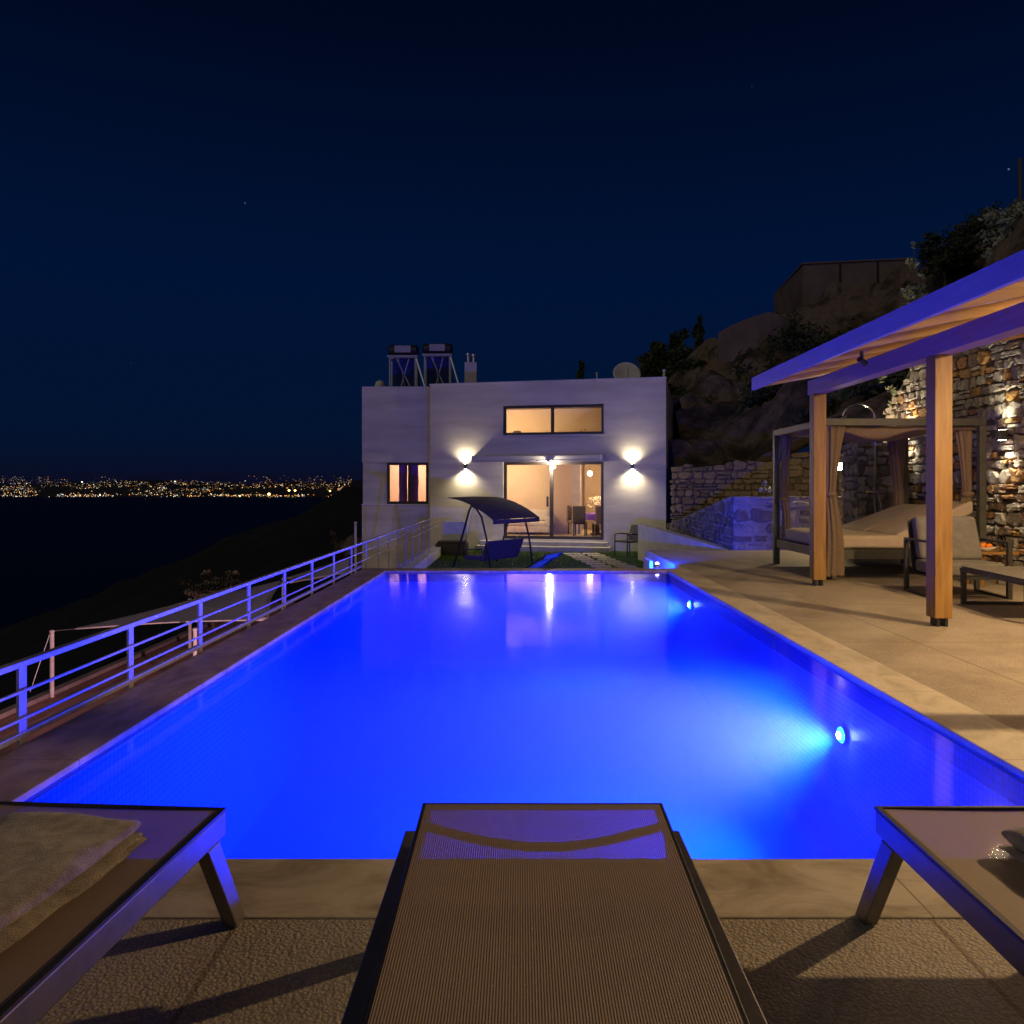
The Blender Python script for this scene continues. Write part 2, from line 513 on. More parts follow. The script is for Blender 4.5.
class MB:
    def __init__(self, mtx=None):
        self.v, self.f, self.M, self.sm, self.attr = [], [], mtx, False, []

    def add(self, vs, fs):
        o = len(self.v)
        for p in vs:
            p = Vector(p)
            self.v.append(self.M @ p if self.M else p)
        for f in fs:
            self.f.append([i + o for i in f])
        return self

    def box(self, x0, x1, y0, y1, z0, z1):
        vs = [(x, y, z) for z in (z0, z1) for y in (y0, y1) for x in (x0, x1)]
        fs = [(0, 2, 3, 1), (4, 5, 7, 6), (0, 1, 5, 4), (2, 6, 7, 3), (0, 4, 6, 2), (1, 3, 7, 5)]
        return self.add(vs, fs)

    def bar(self, a, b, w, h, up=(0, 0, 1)):
        """rectangular bar from a to b: w across, h along up"""
        a, b = Vector(a), Vector(b)
        d = (b - a).normalized()
        u = Vector(up)
        s = d.cross(u)
        if s.length < 1e-4:
            s = d.cross(Vector((0, 1, 0)))
        s.normalize()
        u = s.cross(d).normalized()
        vs = []
        for p in (a, b):
            for sx, sz in ((-1, -1), (1, -1), (1, 1), (-1, 1)):
                vs.append(p + s * (sx * w / 2) + u * (sz * h / 2))
        return self.add(vs, [(3, 2, 1, 0), (4, 5, 6, 7), (0, 1, 5, 4), (1, 2, 6, 5), (2, 3, 7, 6), (3, 0, 4, 7)])

    def hexa(self, bottom, top):
        """solid from two quads"""
        return self.add(list(bottom) + list(top), [(3, 2, 1, 0), (4, 5, 6, 7), (0, 1, 5, 4), (1, 2, 6, 5), (2, 3, 7, 6), (3, 0, 4, 7)])

    def tube(self, pts, r, n=10, cap=True):
        pts = [Vector(p) for p in pts]
        rr = r if isinstance(r, (list, tuple)) else [r] * len(pts)
        vs, fs = [], []
        ref = Vector((0, 0, 1))
        d0 = (pts[1] - pts[0]).normalized()
        if abs(d0.dot(ref)) > .95:
            ref = Vector((1, 0, 0))
        for i, p in enumerate(pts):
            if i == 0:
                d = pts[1] - pts[0]
            elif i == len(pts) - 1:
                d = pts[-1] - pts[-2]
            else:
                d = (pts[i + 1] - pts[i]).normalized() + (pts[i] - pts[i - 1]).normalized()
            d.normalize()
            s = d.cross(ref)
            if s.length < 1e-4:
                s = d.cross(Vector((0, 1, 0)))
            s.normalize()
            u = s.cross(d)
            ref = u
            for k in range(n):
                t = 2 * PI * k / n
                vs.append(p + s * math.cos(t) * rr[i] + u * math.sin(t) * rr[i])
        for i in range(len(pts) - 1):
            for k in range(n):
                a = i * n + k
                b = i * n + (k + 1) % n
                fs.append((a, b, b + n, a + n))
        if cap:
            fs.append(tuple(range(n))[::-1])
            fs.append(tuple(range((len(pts) - 1) * n, len(pts) * n)))
        return self.add(vs, fs)

    def lathe(self, c, prof, n=20):
        c = Vector(c)
        vs, fs = [], []
        for r, z in prof:
            for k in range(n):
                t = 2 * PI * k / n
                vs.append(c + Vector((math.cos(t) * r, math.sin(t) * r, z)))
        for i in range(len(prof) - 1):
            for k in range(n):
                a, b = i * n + k, i * n + (k + 1) % n
                fs.append((a, b, b + n, a + n))
        fs.append(tuple(range(n))[::-1])
        fs.append(tuple(range((len(prof) - 1) * n, len(prof) * n)))
        return self.add(vs, fs)

    def grid(self, fn, nu, nv):
        vs = [fn(i / nu, j / nv) for j in range(nv + 1) for i in range(nu + 1)]
        fs = [(j * (nu + 1) + i, j * (nu + 1) + i + 1, (j + 1) * (nu + 1) + i + 1, (j + 1) * (nu + 1) + i)
              for j in range(nv) for i in range(nu)]
        return self.add(vs, fs)

    def build(self, name, mat, parent=None, loc=None, smooth=False, bevel=0, solid=0, subsurf=0, seg=2, mats=None, midx=None):
        if parent is not None:
            base = WL[parent]
        elif loc is not None:
            base = Vector(loc)
        else:
            xs = [p.x for p in self.v]; ys = [p.y for p in self.v]; zs = [p.z for p in self.v]
            base = Vector(((min(xs) + max(xs)) / 2, (min(ys) + max(ys)) / 2, min(zs)))
        me = bpy.data.meshes.new(name)
        me.from_pydata([p - base for p in self.v], [], self.f)
        if smooth:
            me.polygons.foreach_set('use_smooth', [True] * len(me.polygons))
        for mm in (mats or [mat]):
            me.materials.append(M[mm] if isinstance(mm, str) else mm)
        if midx:
            me.polygons.foreach_set('material_index', midx)
        if self.attr:
            at_ = me.attributes.new('stone', 'FLOAT', 'POINT')
            at_.data.foreach_set('value', self.attr)
        me.update()
        o = bpy.data.objects.new(name, me)
        COL.objects.link(o)
        if parent is not None:
            o.parent = parent
            WL[o] = base
        else:
            o.location = base
            WL[o] = base
        if solid:
            md = o.modifiers.new('thickness', 'SOLIDIFY'); md.thickness = solid; md.offset = 0
        if bevel:
            md = o.modifiers.new('bevel', 'BEVEL'); md.width = bevel; md.segments = seg
            md.limit_method = 'ANGLE'; md.angle_limit = R(40)
        if subsurf:
            md = o.modifiers.new('subsurf', 'SUBSURF'); md.levels = subsurf; md.render_levels = subsurf
        return o


def tag(o, label, cat, group=None):
    o['label'] = label
    o['category'] = cat
    if group:
        o['group'] = group
    return o


def thing(name, label, cat, loc, group=None):
    o = bpy.data.objects.new(name, None)
    COL.objects.link(o)
    o.location = loc
    o.empty_display_size = .2
    WL[o] = Vector(loc)
    return tag(o, label, cat, group)


def struct(o, kind='structure'):
    o['kind'] = kind
    return o


def copy_tree(o, parent=None):
    c = o.copy()
    COL.objects.link(c)
    if parent is not None:
        c.parent = parent
    WL[c] = WL[o]
    for ch in list(o.children):
        copy_tree(ch, c)
    return c


def light(kind, name, loc, energy, color, parent=None, target=None, radius=.05, angle=None, blend=.5):
    L = bpy.data.lights.new(name, kind)
    L.energy = energy
    L.color = color
    if kind in ('POINT', 'SPOT'):
        L.shadow_soft_size = radius
    if kind == 'SPOT':
        L.spot_size = R(angle)
        L.spot_blend = blend
    o = bpy.data.objects.new(name, L)
    COL.objects.link(o)
    o.location = loc
    if target is not None:
        d = Vector(target) - Vector(loc)
        o.rotation_euler = d.to_track_quat('-Z', 'Y').to_euler()
    if parent is not None:
        o.parent = parent
        o.location = Vector(loc) - WL[parent]
    return o


# ------------------------------------------------------------------ world, fill light, camera
w = bpy.data.worlds.new('World')
sc.world = w
w.use_nodes = True
nt = w.node_tree
nt.nodes.clear()
wo = N(nt, 'ShaderNodeOutputWorld')
bg = N(nt, 'ShaderNodeBackground')
tc = N(nt, 'ShaderNodeTexCoord')
sp = N(nt, 'ShaderNodeSeparateXYZ')
nt.links.new(tc.outputs['Generated'], sp.inputs[0])
# night sky, brightest a little above the horizon
r = ramp(nt, [(.0, (.0034, .0032, .013)), (.025, (.0022, .0050, .021)), (.07, (.0008, .0068, .030)), (.25, (.0004, .0067, .0355)),
              (.5, (.0003, .0026, .0135)), (1, (.0002, .0012, .006))])
nt.links.new(sp.outputs[2], r.inputs[0])
vo = N(nt, 'ShaderNodeTexVoronoi'); vo.inputs['Scale'].default_value = 26
nt.links.new(tc.outputs['Generated'], vo.inputs['Vector'])
st = N(nt, 'ShaderNodeMath', operation='LESS_THAN'); st.inputs[1].default_value = .027
nt.links.new(vo.outputs['Distance'], st.inputs[0])
sepc = N(nt, 'ShaderNodeSeparateColor')
nt.links.new(vo.outputs['Color'], sepc.inputs[0])
pw = N(nt, 'ShaderNodeMath', operation='POWER'); pw.inputs[1].default_value = 5
nt.links.new(sepc.outputs[0], pw.inputs[0])
ml = N(nt, 'ShaderNodeMath', operation='MULTIPLY')
nt.links.new(st.outputs[0], ml.inputs[0]); nt.links.new(pw.outputs[0], ml.inputs[1])
stc = N(nt, 'ShaderNodeMix', data_type='RGBA', blend_type='ADD')
stc.inputs['B'].default_value = (.10, .13, .19, 1)
nt.links.new(ml.outputs[0], stc.inputs['Factor'])
nt.links.new(r.outputs[0], stc.inputs['A'])
nt.links.new(stc.outputs['Result'], bg.inputs[0])
bg.inputs[1].default_value = 1.0
nt.links.new(bg.outputs[0], wo.inputs['Surface'])

fill_sun = light('SUN', 'fill_sun', (0, 0, 30), .30, (1, .85, .68), radius=.01)  # unseen soft warm fill, added to lift hillside, facade and paving
fill_sun.data.angle = R(50)
fill_sun.rotation_euler = Vector((.55, .72, -.42)).to_track_quat('-Z', 'Y').to_euler()

cam = bpy.data.cameras.new('camera')
cam.sensor_width = 36
cam.lens = F / 1024 * 36
cam.shift_x = (512 - CX) / 1024
cam.shift_y = (CY - 512) / 1024
cam.clip_start = .02
cam.clip_end = 40000
co = bpy.data.objects.new('camera', cam)
COL.objects.link(co)
co.location = (0, 0, H)
co.rotation_euler = (R(90), 0, 0)
sc.camera = co

# ------------------------------------------------------------------ pool, patio, ground
PX0, PX1, PY0, PY1 = -2.025, 2.207, 2.645, 11.75
PD = -1.3
WZ = -.028
m = MB(); mi = []
T = .15
m.box(PX0 - T, PX1 + T, PY0 - T, PY1 + T, PD - .2, PD); mi += [2] * 6
for (a, b, c, d) in ((PX0 - T, PX0, PY0, PY1), (PX1, PX1 + T, PY0, PY1), (PX0 - T, PX1 + T, PY0 - T, PY0), (PX0 - T, PX1 + T, PY1, PY1 + T)):
    m.box(a, b, c, d, PD, -.17); mi += [0] * 6
    m.box(a, b, c, d, -.17, -.052); mi += [0 if a < 0 and (c, d) == (PY0, PY1) else 1] * 6
struct(m.build('pool_basin', 'mosaic', mats=['mosaic', 'mosaic_band', 'mosaic_floor'], midx=mi))
e = .003
m = MB().box(PX0 + e, PX1 - e, PY0 + e, PY1 - e, PD + e, WZ)
struct(m.build('pool_water', 'water', mats=['water', 'water_side'], midx=[1, 0, 1, 1, 1, 1]))

CW = .345
m = MB().box(PX0, PX1 + CW, PY0 - .365, PY0, -.05, 0)
struct(m.build('pool_coping_near', 'coping_x', bevel=.006))
m = MB().box(PX1, PX1 + CW, PY0 + .002, PY1 + .35, -.05, 0)
struct(m.build('pool_coping_side', 'coping_y', bevel=.006))
m = MB().box(PX0 - .4, PX0, PY0 - .365, PY1 + .35, -.05, 0)
struct(m.build('pool_coping_seaward', 'coping_dark', bevel=.006))
m = MB().box(PX0 + .002, PX1 - .002, PY1, PY1 + .35, -.05, -.002)
struct(m.build('pool_coping_far', 'coping_dark', bevel=.006))
m = MB()
m.box(-2.425, 7.25, -4, PY0 - .367, -1.2, -.003)
m.box(PX1 + CW + .002, 7.25, PY0 - .367, 15.6, -1.2, -.003)
m.box(2.5, PX1 + CW + .002, PY1 + .352, 15.6, -1.2, -.003)
struct(m.build('patio', 'patio'))
# retaining body under the pool and the patio edge (visible seaward and towards the lawn)
m = MB().box(PX0 - .4, 2.5, PY0 - .2, PY1 + .33, -4.7, PD - .21)
m.box(PX0 - .385, PX0 - T - .001, PY0 - .2, PY1 + .33, PD - .2, -.051)
m.box(PX0 - T, 2.5, PY1 + T + .001, PY1 + .33, PD - .2, -.051)
m.box(2.48, 2.499, PY1 + .33, 15.6, -1.0, -.004)
struct(m.build('terrace_base', 'white_plaster'))

GZ = -.76
m = MB().box(-2.6, 2.48, PY1 + .34, 25.5, -4.7, GZ)
m.box(2.48, 7.0, 15.61, 24.6, -4.7, GZ)
struct(m.build('lawn', 'lawn'))
# grass
m = MB()
gr = random.Random(3)
for i in range(26000):
    x, y = gr.uniform(-2.3, 3.6), 17.5 + 7.2 * gr.random()
    if y > 25.1 - .22 * x:
        continue
    a = gr.uniform(0, 2 * PI)
    hh = gr.uniform(.02, .055)
    dx, dy = math.cos(a) * .012, math.sin(a) * .012
    m.add([(x - dx, y - dy, GZ), (x + dx, y + dy, GZ), (x + gr.uniform(-.02, .02), y + gr.uniform(-.02, .02), GZ + hh)], [(0, 1, 2)])
struct(m.build('grass', 'grass'), 'stuff')

# lower terrace, slopes, sea, far coast
TZ = -4.64
m = MB().box(-13.2, -2.43, -5, 40, TZ - .4, TZ)
struct(m.build('lower_terrace', 'terracotta'))
m = MB().box(-13.45, -13.2, -5, 40, TZ - 1.5, TZ + .12)
struct(m.build('terrace_kerb', 'concrete'))


def slope(u, v):
    x = -13.3 - 260 * u
    y = -40 + 700 * v
    z = TZ - .6 - (95.0) * min(1, u * 1.25) + 3 * noise.noise((x * .06, y * .06, 0))
    if u == 0:
        z = TZ - .5
    return (x, y, z)


struct(MB().grid(slope, 30, 50).build('seaward_slope', 'dark_slope', smooth=True))


def headland(u, v):
    x = -330 + 340 * u
    y = 150 + 400 * v
    ridge = 4 + .41 * (x + 61) if x < -61 else 4 + .12 * (x + 61)
    z = ridge - abs(y - 320) * .18 + 5 * noise.fractal((x * .03, y * .03, 1), 1, 2, 4)
    return (x, y, max(z, -103))


struct(MB().grid(headland, 70, 40).build('headland', 'dark_slope', smooth=True))
m = MB().add([(-9000, -500, -100), (9000, -500, -100), (9000, 9000, -100), (-9000, 9000, -100)], [(0, 1, 2, 3)])
struct(m.build('sea', 'sea'))


def coast(u, v):
    x = -9000 + 16000 * u
    y = 7900 + 4000 * v
    z = -104 + 70 * min(1, v * 3) + 190 * max(0, v - .3) ** .8 * (.75 + .5 * noise.fractal((x * .0006, v, 3), 1, 2, 4))
    return (x, y, z)


struct(MB().grid(coast, 120, 20).build('far_coast', 'far_land', smooth=True))
m = MB()
cols = []
cr = random.Random(11)
pal = [((1, .62, .25), 3), ((1, .85, .6), 3), ((.95, .97, 1), 2.6), ((1, .38, .08), 2.2), ((1, .15, .05), .5), ((.5, .8, 1), .6), ((1, .72, .35), 3)]
wts = [p[1] for p in pal]
for i in range(5200):
    px = cr.uniform(-60, 352)
    band = cr.random()
    if band < .16:
        py = 495.6 + cr.gauss(0, .9) + .6 * noise.noise((px * .05, 0, 0))
        b = cr.uniform(.5, 3.2)
    elif band < .74:
        py = cr.triangular(481, 496, 490)
        b = cr.random() ** 3 * 2.6 + .06
    else:
        py = cr.triangular(475, 486, 482) if (px < 120 or px > 180) else cr.uniform(480, 484)
        b = cr.random() ** 3 * 1.3 + .04
    if px > 200:
        py += -.5 + .004 * (px - 200)
    c = cr.choices(pal, wts)[0][0]
    if cr.random() < (.5 if 180 < px < 340 else .15):
        c = (1, .45, .1)
    if noise.fractal((px * .03, py * .16, 5), 1, 2, 4) + .25 * noise.noise((px * .2, py * .5, 2)) < cr.uniform(-.18, .20):
        continue
    Y = 7980 if py > 495.5 else 7980 + (496 - py) * 120
    p = at(px, py, Y)
    s = cr.uniform(1.8, 4.2) * Y / 8000 * (1.25 if b > 1.6 else 1)
    b *= 1.1
    n0 = len(m.v)
    m.add([p + Vector(q) for q in ((s, 0, 0), (-s, 0, 0), (0, s, 0), (0, -s, 0), (0, 0, s * .8), (0, 0, -s * .8))],
          [(0, 2, 4), (2, 1, 4), (1, 3, 4), (3, 0, 4), (2, 0, 5), (1, 2, 5), (3, 1, 5), (0, 3, 5)])
    cols += [(c[0] * b, c[1] * b, c[2] * b, 1)] * 6
for (px, py, b, s) in ((269, 494, 8, 16), (289, 490.5, 7, 13), (295, 490.5, 7, 13), (330, 491, 5, 11), (100, 495, 3, 9), (240, 496, 4, 10), (82, 482, 3, 9), (175, 481.5, 3, 9)):
    p = at(px, py, 7980)
    c = (1, .6, .2) if px > 200 else (1, .9, .7)
    m.add([p + Vector(q) for q in ((s, 0, 0), (-s, 0, 0), (0, s, 0), (0, -s, 0), (0, 0, s * .8), (0, 0, -s * .8))],
          [(0, 2, 4), (2, 1, 4), (1, 3, 4), (3, 0, 4), (2, 0, 5), (1, 2, 5), (3, 1, 5), (0, 3, 5)])
    cols += [(c[0] * b, c[1] * b, c[2] * b, 1)] * 6
o = m.build('city_lights', 'city', loc=(0, 8000, -100))
ca = o.data.color_attributes.new('glow', 'FLOAT_COLOR', 'POINT')
for i, c in enumerate(cols):
    ca.data[i].color = c
struct(o, 'stuff')

# ------------------------------------------------------------------ pool lamps
POOLC = (.0, .030, 1)
for (Y, Z, wh, en, lab) in ((5.35, -.44, 1.0, 700, 'round underwater lamp on the side wall of the pool, the near bright turquoise one'),
                            (10.13, -.27, .6, 420, 'round underwater lamp on the side wall of the pool, the far faint one')):
    t = thing('pool_lamp', lab, 'pool lamp', (PX1, Y, Z), 'underwater lamps in the pool')
    mm = MB(Matrix.Translation((PX1 - .018, Y, Z)) @ Matrix.Rotation(R(-90), 4, 'Y'))
    mm.lathe((0, 0, 0), [(.05, -.015), (.066, .0), (.062, .006), (.056, .008)], 20)
    mm.build('rim', 'chrome', t, smooth=True)
    mm = MB(Matrix.Translation((PX1 - .018, Y, Z)) @ Matrix.Rotation(R(-90), 4, 'Y'))
    mm.lathe((0, 0, .0), [(.056, .004), (.050, .016), (.032, .024)], 20)
    mm.build('lens', 'lamp_pool', t, smooth=True)
    mm = MB(Matrix.Translation((PX1 - .044, Y - .012, Z)) @ Matrix.Rotation(R(-90), 4, 'Y'))
    mm.lathe((0, 0, .0), [(.026, .0), (.024, .010), (.01, .014)], 16)
    mm.build('led_cluster', 'lamp_white', t, smooth=True)
    light('SPOT', 'pool_lamp_beam', (PX1 - .06, Y, Z), en * 1.35, (1.0, .46, .9), t, (PX1 - 3, Y - .15, Z - .42), .22, 76, 1)
    light('SPOT', 'pool_lamp_glow', (PX1 - .08, Y, Z - .03), en * 10, POOLC, t, (PX1 - 3, Y + .4, Z - .10), .08, 130, 1)
# blue marker lamp on the corner of the far coping, shining over the steps and the garden
q = Vector((2.12, 12.22, 0))
t = thing('step_lamp', 'tiny bright blue lamp on the far corner of the pool beside the garden steps', 'lamp', q)
MB().lathe(q, [(.05, 0), (.05, .02), (.035, .05)], 16).build('lamp_body', 'chrome', t, smooth=True)
MB().lathe((q.x, q.y, .05), [(.03, .001), (.028, .02), (.015, .03)], 16).build('lens', 'lamp_blue', t, smooth=True)
light('SPOT', 'step_lamp_beam', q + Vector((0, .02, .10)), 1300, POOLC, t, (-1.0, 24, 2.0), .03, 132, .6)

# ------------------------------------------------------------------ loungers
def make_lounger(label, back=2.9):
    """head end at y=0, foot end at y=-1.95, frame centred on x=0"""
    t = thing('sun_lounger', label, 'sun lounger', (0, 0, 0), 'sun loungers at the end of the pool' if back < 10 else None)
    L, W2, top = 1.97, .3675, .33
    m = MB()
    for s in (-1, 1):
        m.box(s * W2 - (.04 if s > 0 else 0), s * W2 + (.04 if s < 0 else 0), -L, 0, top - .068, top)
    for y in (-.34, -.86, -1.35):
        m.box(-W2 + .041, W2 - .041, y - .02, y + .02, top - .062, top - .03)
    m.build('frame', 'grey_metal', t, bevel=.004)
    for s in (-1, 1):
        for e_, y in ((1, -.075), (-1, -L + .075)):
            m = MB()
            x0, x1 = s * (W2 - .04), s * (W2)
            fx = s * .035
            a = [(x0, y - .035, top - .068), (x1, y - .035, top - .068), (x1, y + .035, top - .068), (x0, y + .035, top - .068)]
            yy = y + e_ * .10
            b = [(x0 + fx, yy - .03, 0), (x1 + fx, yy - .03, 0), (x1 + fx, yy + .03, 0), (x0 + fx, yy + .03, 0)]
            if s < 0:
                a = [a[1], a[0], a[3], a[2]]; b = [b[1], b[0], b[3], b[2]]
            m.hexa(b, a)
            m.build('leg', 'grey_metal', t, bevel=.004)
    # seat sling, lies flush over the rails
    hinge, BL = -1.06, 1.015
    m = MB().grid(lambda u, v: ((u - .5) * .725, hinge - .01 - (L + hinge - .02 + .02) * v, top + .002 - .006 * math.sin(PI * u)), 12, 16)
    o = m.build('seat_sling', 'sling', t, smooth=True)
    m = MB()
    for s in (-1, 1):
        m.bar((s * .358, hinge - .01, top + .0035), (s * .358, -L - .003, top + .0035), .016, .007)
    m.bar((-.366, -L - .003, top + .001), (.366, -L - .003, top + .001), .010, .009)
    m.build('sling_edging', 'black_metal', t)
    # back panel between the rails
    Mx = Matrix.Translation((0, hinge, top + .025)) @ Matrix.Rotation(R(back), 4, 'X')
    m = MB(Mx).grid(lambda u, v: ((u - .5) * .612, BL * v, .012 - .01 * math.sin(PI * u) * math.sin(PI * v)), 12, 14)
    bs = m.build('back_sling', 'sling', t, smooth=True)
    m = MB(Mx)
    for s in (-1, 1):
        m.bar((s * .305, 0, -.004), (s * .305, BL, -.004), .022, .03)
    m.bar((-.316, BL + .005, .004), (.316, BL + .005, .004), .012, .016)
    m.bar((-.294, .02, -.008), (.294, .02, -.008), .02, .02)
    arc = [(-.294 + .588 * i / 12, BL - .075 - .10 * math.sin(PI * i / 12), -.012) for i in range(13)]
    m.tube(arc, .011, 8)
    arc = [(-.294 + .588 * i / 12, BL - .42 - .09 * math.sin(PI * i / 12), -.012) for i in range(13)]
    m.tube(arc, .011, 8)
    m.build('back_frame', 'black_metal', t, bevel=.003)
    if back > 10:
        m = MB()
        p = Mx @ Vector((0, .45, -.02))
        for s in (-1, 1):
            MB().bar((s * .28, p.y, p.z), (s * .28, p.y - .02, top - .04), .02, .02).build('back_support', 'black_metal', t)
    return t


lg = make_lounger('grey metal sun lounger with raised brown mesh back, empty, between the two with towels')
lg.location = (.057, 2.105, 0)
def place(o, x, y, rz):
    o.location = (x, y, 0)
    o.rotation_euler = (0, 0, rz)
l2 = copy_tree(lg)
l2['label'] = 'grey metal sun lounger with a large folded towel on its brown mesh seat'
# foot end towards the pool: turned round
ang = R(180 - 3.85)
cx, cy = -.838 - .3675 * math.cos(R(3.85)), 2.232 + .3675 * math.sin(R(3.85))
off = Matrix.Rotation(ang, 3, 'Z') @ Vector((0, -1.97, 0))
place(l2, cx - off.x, cy - off.y, ang)
l3 = copy_tree(lg)
l3['label'] = 'grey metal sun lounger with a small brown towel on its mesh seat'
place(l3, 1.011 + .3675, 2.243 - 1.97, R(180))
l4 = make_lounger('sun lounger with steep raised back standing on the lawn just behind the far pool edge', 32)
l4.location = (.72, 12.95, GZ)
l4.rotation_euler = (0, 0, R(-120))


def towel(name, label, c, sx, sy, h, rz, seed, layers=3):
    """folded towel: a stack of soft rounded folds"""
    Mx = Matrix.Translation(c) @ Matrix.Rotation(rz, 4, 'Z')
    m = MB(Mx)
    hs = [h * .16] * (layers - 1) + [h * (1 - .16 * (layers - 1))]
    for k in range(layers):
        z0, lh = sum(hs[:k]), hs[k]
        gx = sx * (1 - .012 * k); gy = sy * (1 - .012 * k)
        ox, oy = .004 * math.sin(k * 2.1 + seed), .004 * math.cos(k * 1.7 + seed)
        nu, nv = 30, 8
        # rounded cross-section swept along y
        prof = []
        n2 = 20
        for i in range(n2):
            t = 2 * PI * i / n2
            cx_, sx_ = math.cos(t), math.sin(t)
            px_ = math.copysign(abs(cx_) ** .5, cx_) * gx / 2
            pz_ = math.copysign(abs(sx_) ** .75, sx_) * lh * .52 + lh / 2
            prof.append((px_, pz_))
        rings = 26
        vs, fs = [], []
        for j in range(rings):
            v = j / (rings - 1)
            yv = (v - .5) * gy
            edge = min(v, 1 - v) * gy
            k2 = min(1, (edge / (lh * .6)) ** .5) if edge < lh * .6 else 1
            k2 = max(.12, k2)
            for (a, b) in prof:
                q = noise.noise((a * 9 + seed, yv * 9, k * 3.3)) * .016 + noise.noise((a * 40, yv * 40, k + seed)) * .004
                bb = lh / 2 + (b - lh / 2) * k2 + (q if b > lh * .3 or k > 0 else 0)
                wob = noise.noise((yv * 6, .3 * k + seed, 0)) * .014
                vs.append((a * (1 - .02 * (1 - k2)) + ox + wob, yv + oy, z0 + max(bb, .001 if k == 0 else -.01)))
        for j in range(rings - 1):
            for i in range(n2):
                a, b = j * n2 + i, j * n2 + (i + 1) % n2
                fs.append((a, b, b + n2, a + n2))
        fs.append(tuple(range(n2))[::-1]); fs.append(tuple(range((rings - 1) * n2, rings * n2)))
        m.add(vs, fs)
    return tag(m.build(name, 'towel', loc=c, smooth=True, subsurf=1), label, 'towel')


towel('folded_towel', 'large brown folded towel lying on the lounger at the seaward side', (-1.185, 1.76, .334), .385, .62, .068, R(-6), 1)
towel('folded_towel', 'small brown folded towel lying on the lounger on the pergola side', (1.44, 1.86, .338), .46, .30, .08, R(6), 5, 2)

# ------------------------------------------------------------------ railing
t = thing('railing', 'low white metal railing with three bars along the seaward edge of the pool', 'railing', (-2.455, 12, -.05))
RX = -2.452
for i in range(19):
    Y = 3.854 + 1.071 * (i - 2)
    zb = -.04 if Y < 12.2 else -.5
    m = MB().box(RX - .008, RX + .008, Y - .03, Y + .03, zb, .37)
    m.box(RX + .008, RX + .02, Y - .008, Y + .008, .11, .13)
    m.box(RX + .008, RX + .02, Y - .008, Y + .008, .245, .265)
    m.build('post', 'white_metal', t, bevel=.002)
m = MB().bar((RX, -2, .385), (RX, 23.2, .385), .05, .03)
m.build('top_rail', 'white_metal', t, bevel=.006)
for z in (.255, .12):
    MB().tube([(RX + .024, -2, z), (RX + .024, 23.2, z)], .009, 8).build('middle_rail', 'white_metal', t, smooth=True)
m = MB().bar((RX, -2, .036), (RX, 12.1, .036), .03, .03)
m.build('bottom_rail', 'white_metal', t)
m = MB().bar((RX, 12.15, -.36), (RX, 23.2, -.36), .03, .03)
m.build('bottom_rail', 'white_metal', t)
tag(MB().box(-2.6, -2.34, PY1 + .36, 23.3, GZ, -.5).build('kerb_wall', 'white_plaster', bevel=.01),
    'low white kerb wall under the far end of the railing', 'wall')

# ------------------------------------------------------------------ house
P0 = Vector((-3.0, 25.9, 0)); P1 = Vector((4.47, 24.2, 0))
dU = (P1 - P0).normalized()
HW = (P1 - P0).length
HA = math.atan2(dU.y, dU.x)
MH = Matrix.Translation(P0) @ Matrix.Rotation(HA, 4, 'Z')


def fu(px, py=None, off=0.0):
    a = (px - CX) / F
    n = Vector((-dU.y, dU.x, 0)) * off
    x0, y0 = P0.x + n.x, P0.y + n.y
    u = (a * y0 - x0) / (dU.x - a * dU.y)
    Y = y0 + u * dU.y
    return u if py is None else (u, H - (py - CY) * Y / F)


hz1 = 4.60
uL, uR = fu(503), fu(603.7)
dz0 = fu(553, 539.5)[1]; dz1 = fu(553, 461.5)[1]
wz0 = fu(553, 434.6)[1]; wz1 = fu(553, 404.8)[1]
house = thing('house', 'flat roofed rendered house with lit windows beyond the far end of the pool', 'house', (1, 26, GZ))
T = .28
m = MB(MH)
m.box(0, uL, 0, T, GZ - .3, hz1)
m.box(uR, HW, 0, T, GZ - .3, hz1)
m.box(uL, uR, 0, T, GZ - .3, dz0)
m.box(uL, uR, 0, T, dz1, wz0)
m.box(uL, uR, 0, T, wz1, hz1)
m.box(0, T, T, 7.2, GZ - .3, hz1)
m.box(HW - T, HW, T, 7.2, GZ - .3, hz1)
m.box(T, HW - T, 7.0, 7.2, GZ - .3, hz1)
m.build('wall', 'plaster', house)
m = MB(MH).box(T, HW - T, T, 7.0, 4.15, 4.35)
m.build('roof', 'concrete', house)
m = MB(MH)
m.box(-.02, HW + .02, -.02, T + .02, hz1, hz1 + .05)
m.build('parapet_cap', 'plaster_bay', house)
# rooms
m = MB(MH).box(T, HW - T, T, 7.0, dz0 - .2, dz0 - .002)
m.build('room_floor', 'room_floor', house)
m = MB(MH).box(T, HW - T, T, 7.0, 2.32, 2.5)
m.build('upper_floor', 'room_wall', house)
uM = fu(549)
m = MB(MH)
m.box(T, uM + .25, 3.2, 3.35, dz0, 2.32)
m.box(uR - .15, uR + .0, 1.6, 6.5, dz0, 2.32)
m.box(T, HW - T, 4.2, 4.35, 2.5, 4.15)
m.box(T, HW - T, 4.17, 4.2, 3.3, 3.34)
m.build('room_wall', 'room_wall', house)
m = MB(MH).box(uM + .25, uR - .15, 6.2, 6.3, dz0, 2.32)
m.build('dark_room_wall', 'room_taupe', house)
m = MB(MH).box(uM + .26, uM + .55, 3.0, 3.3, dz0, 2.32)
m.build('column', 'white_plaster', house)


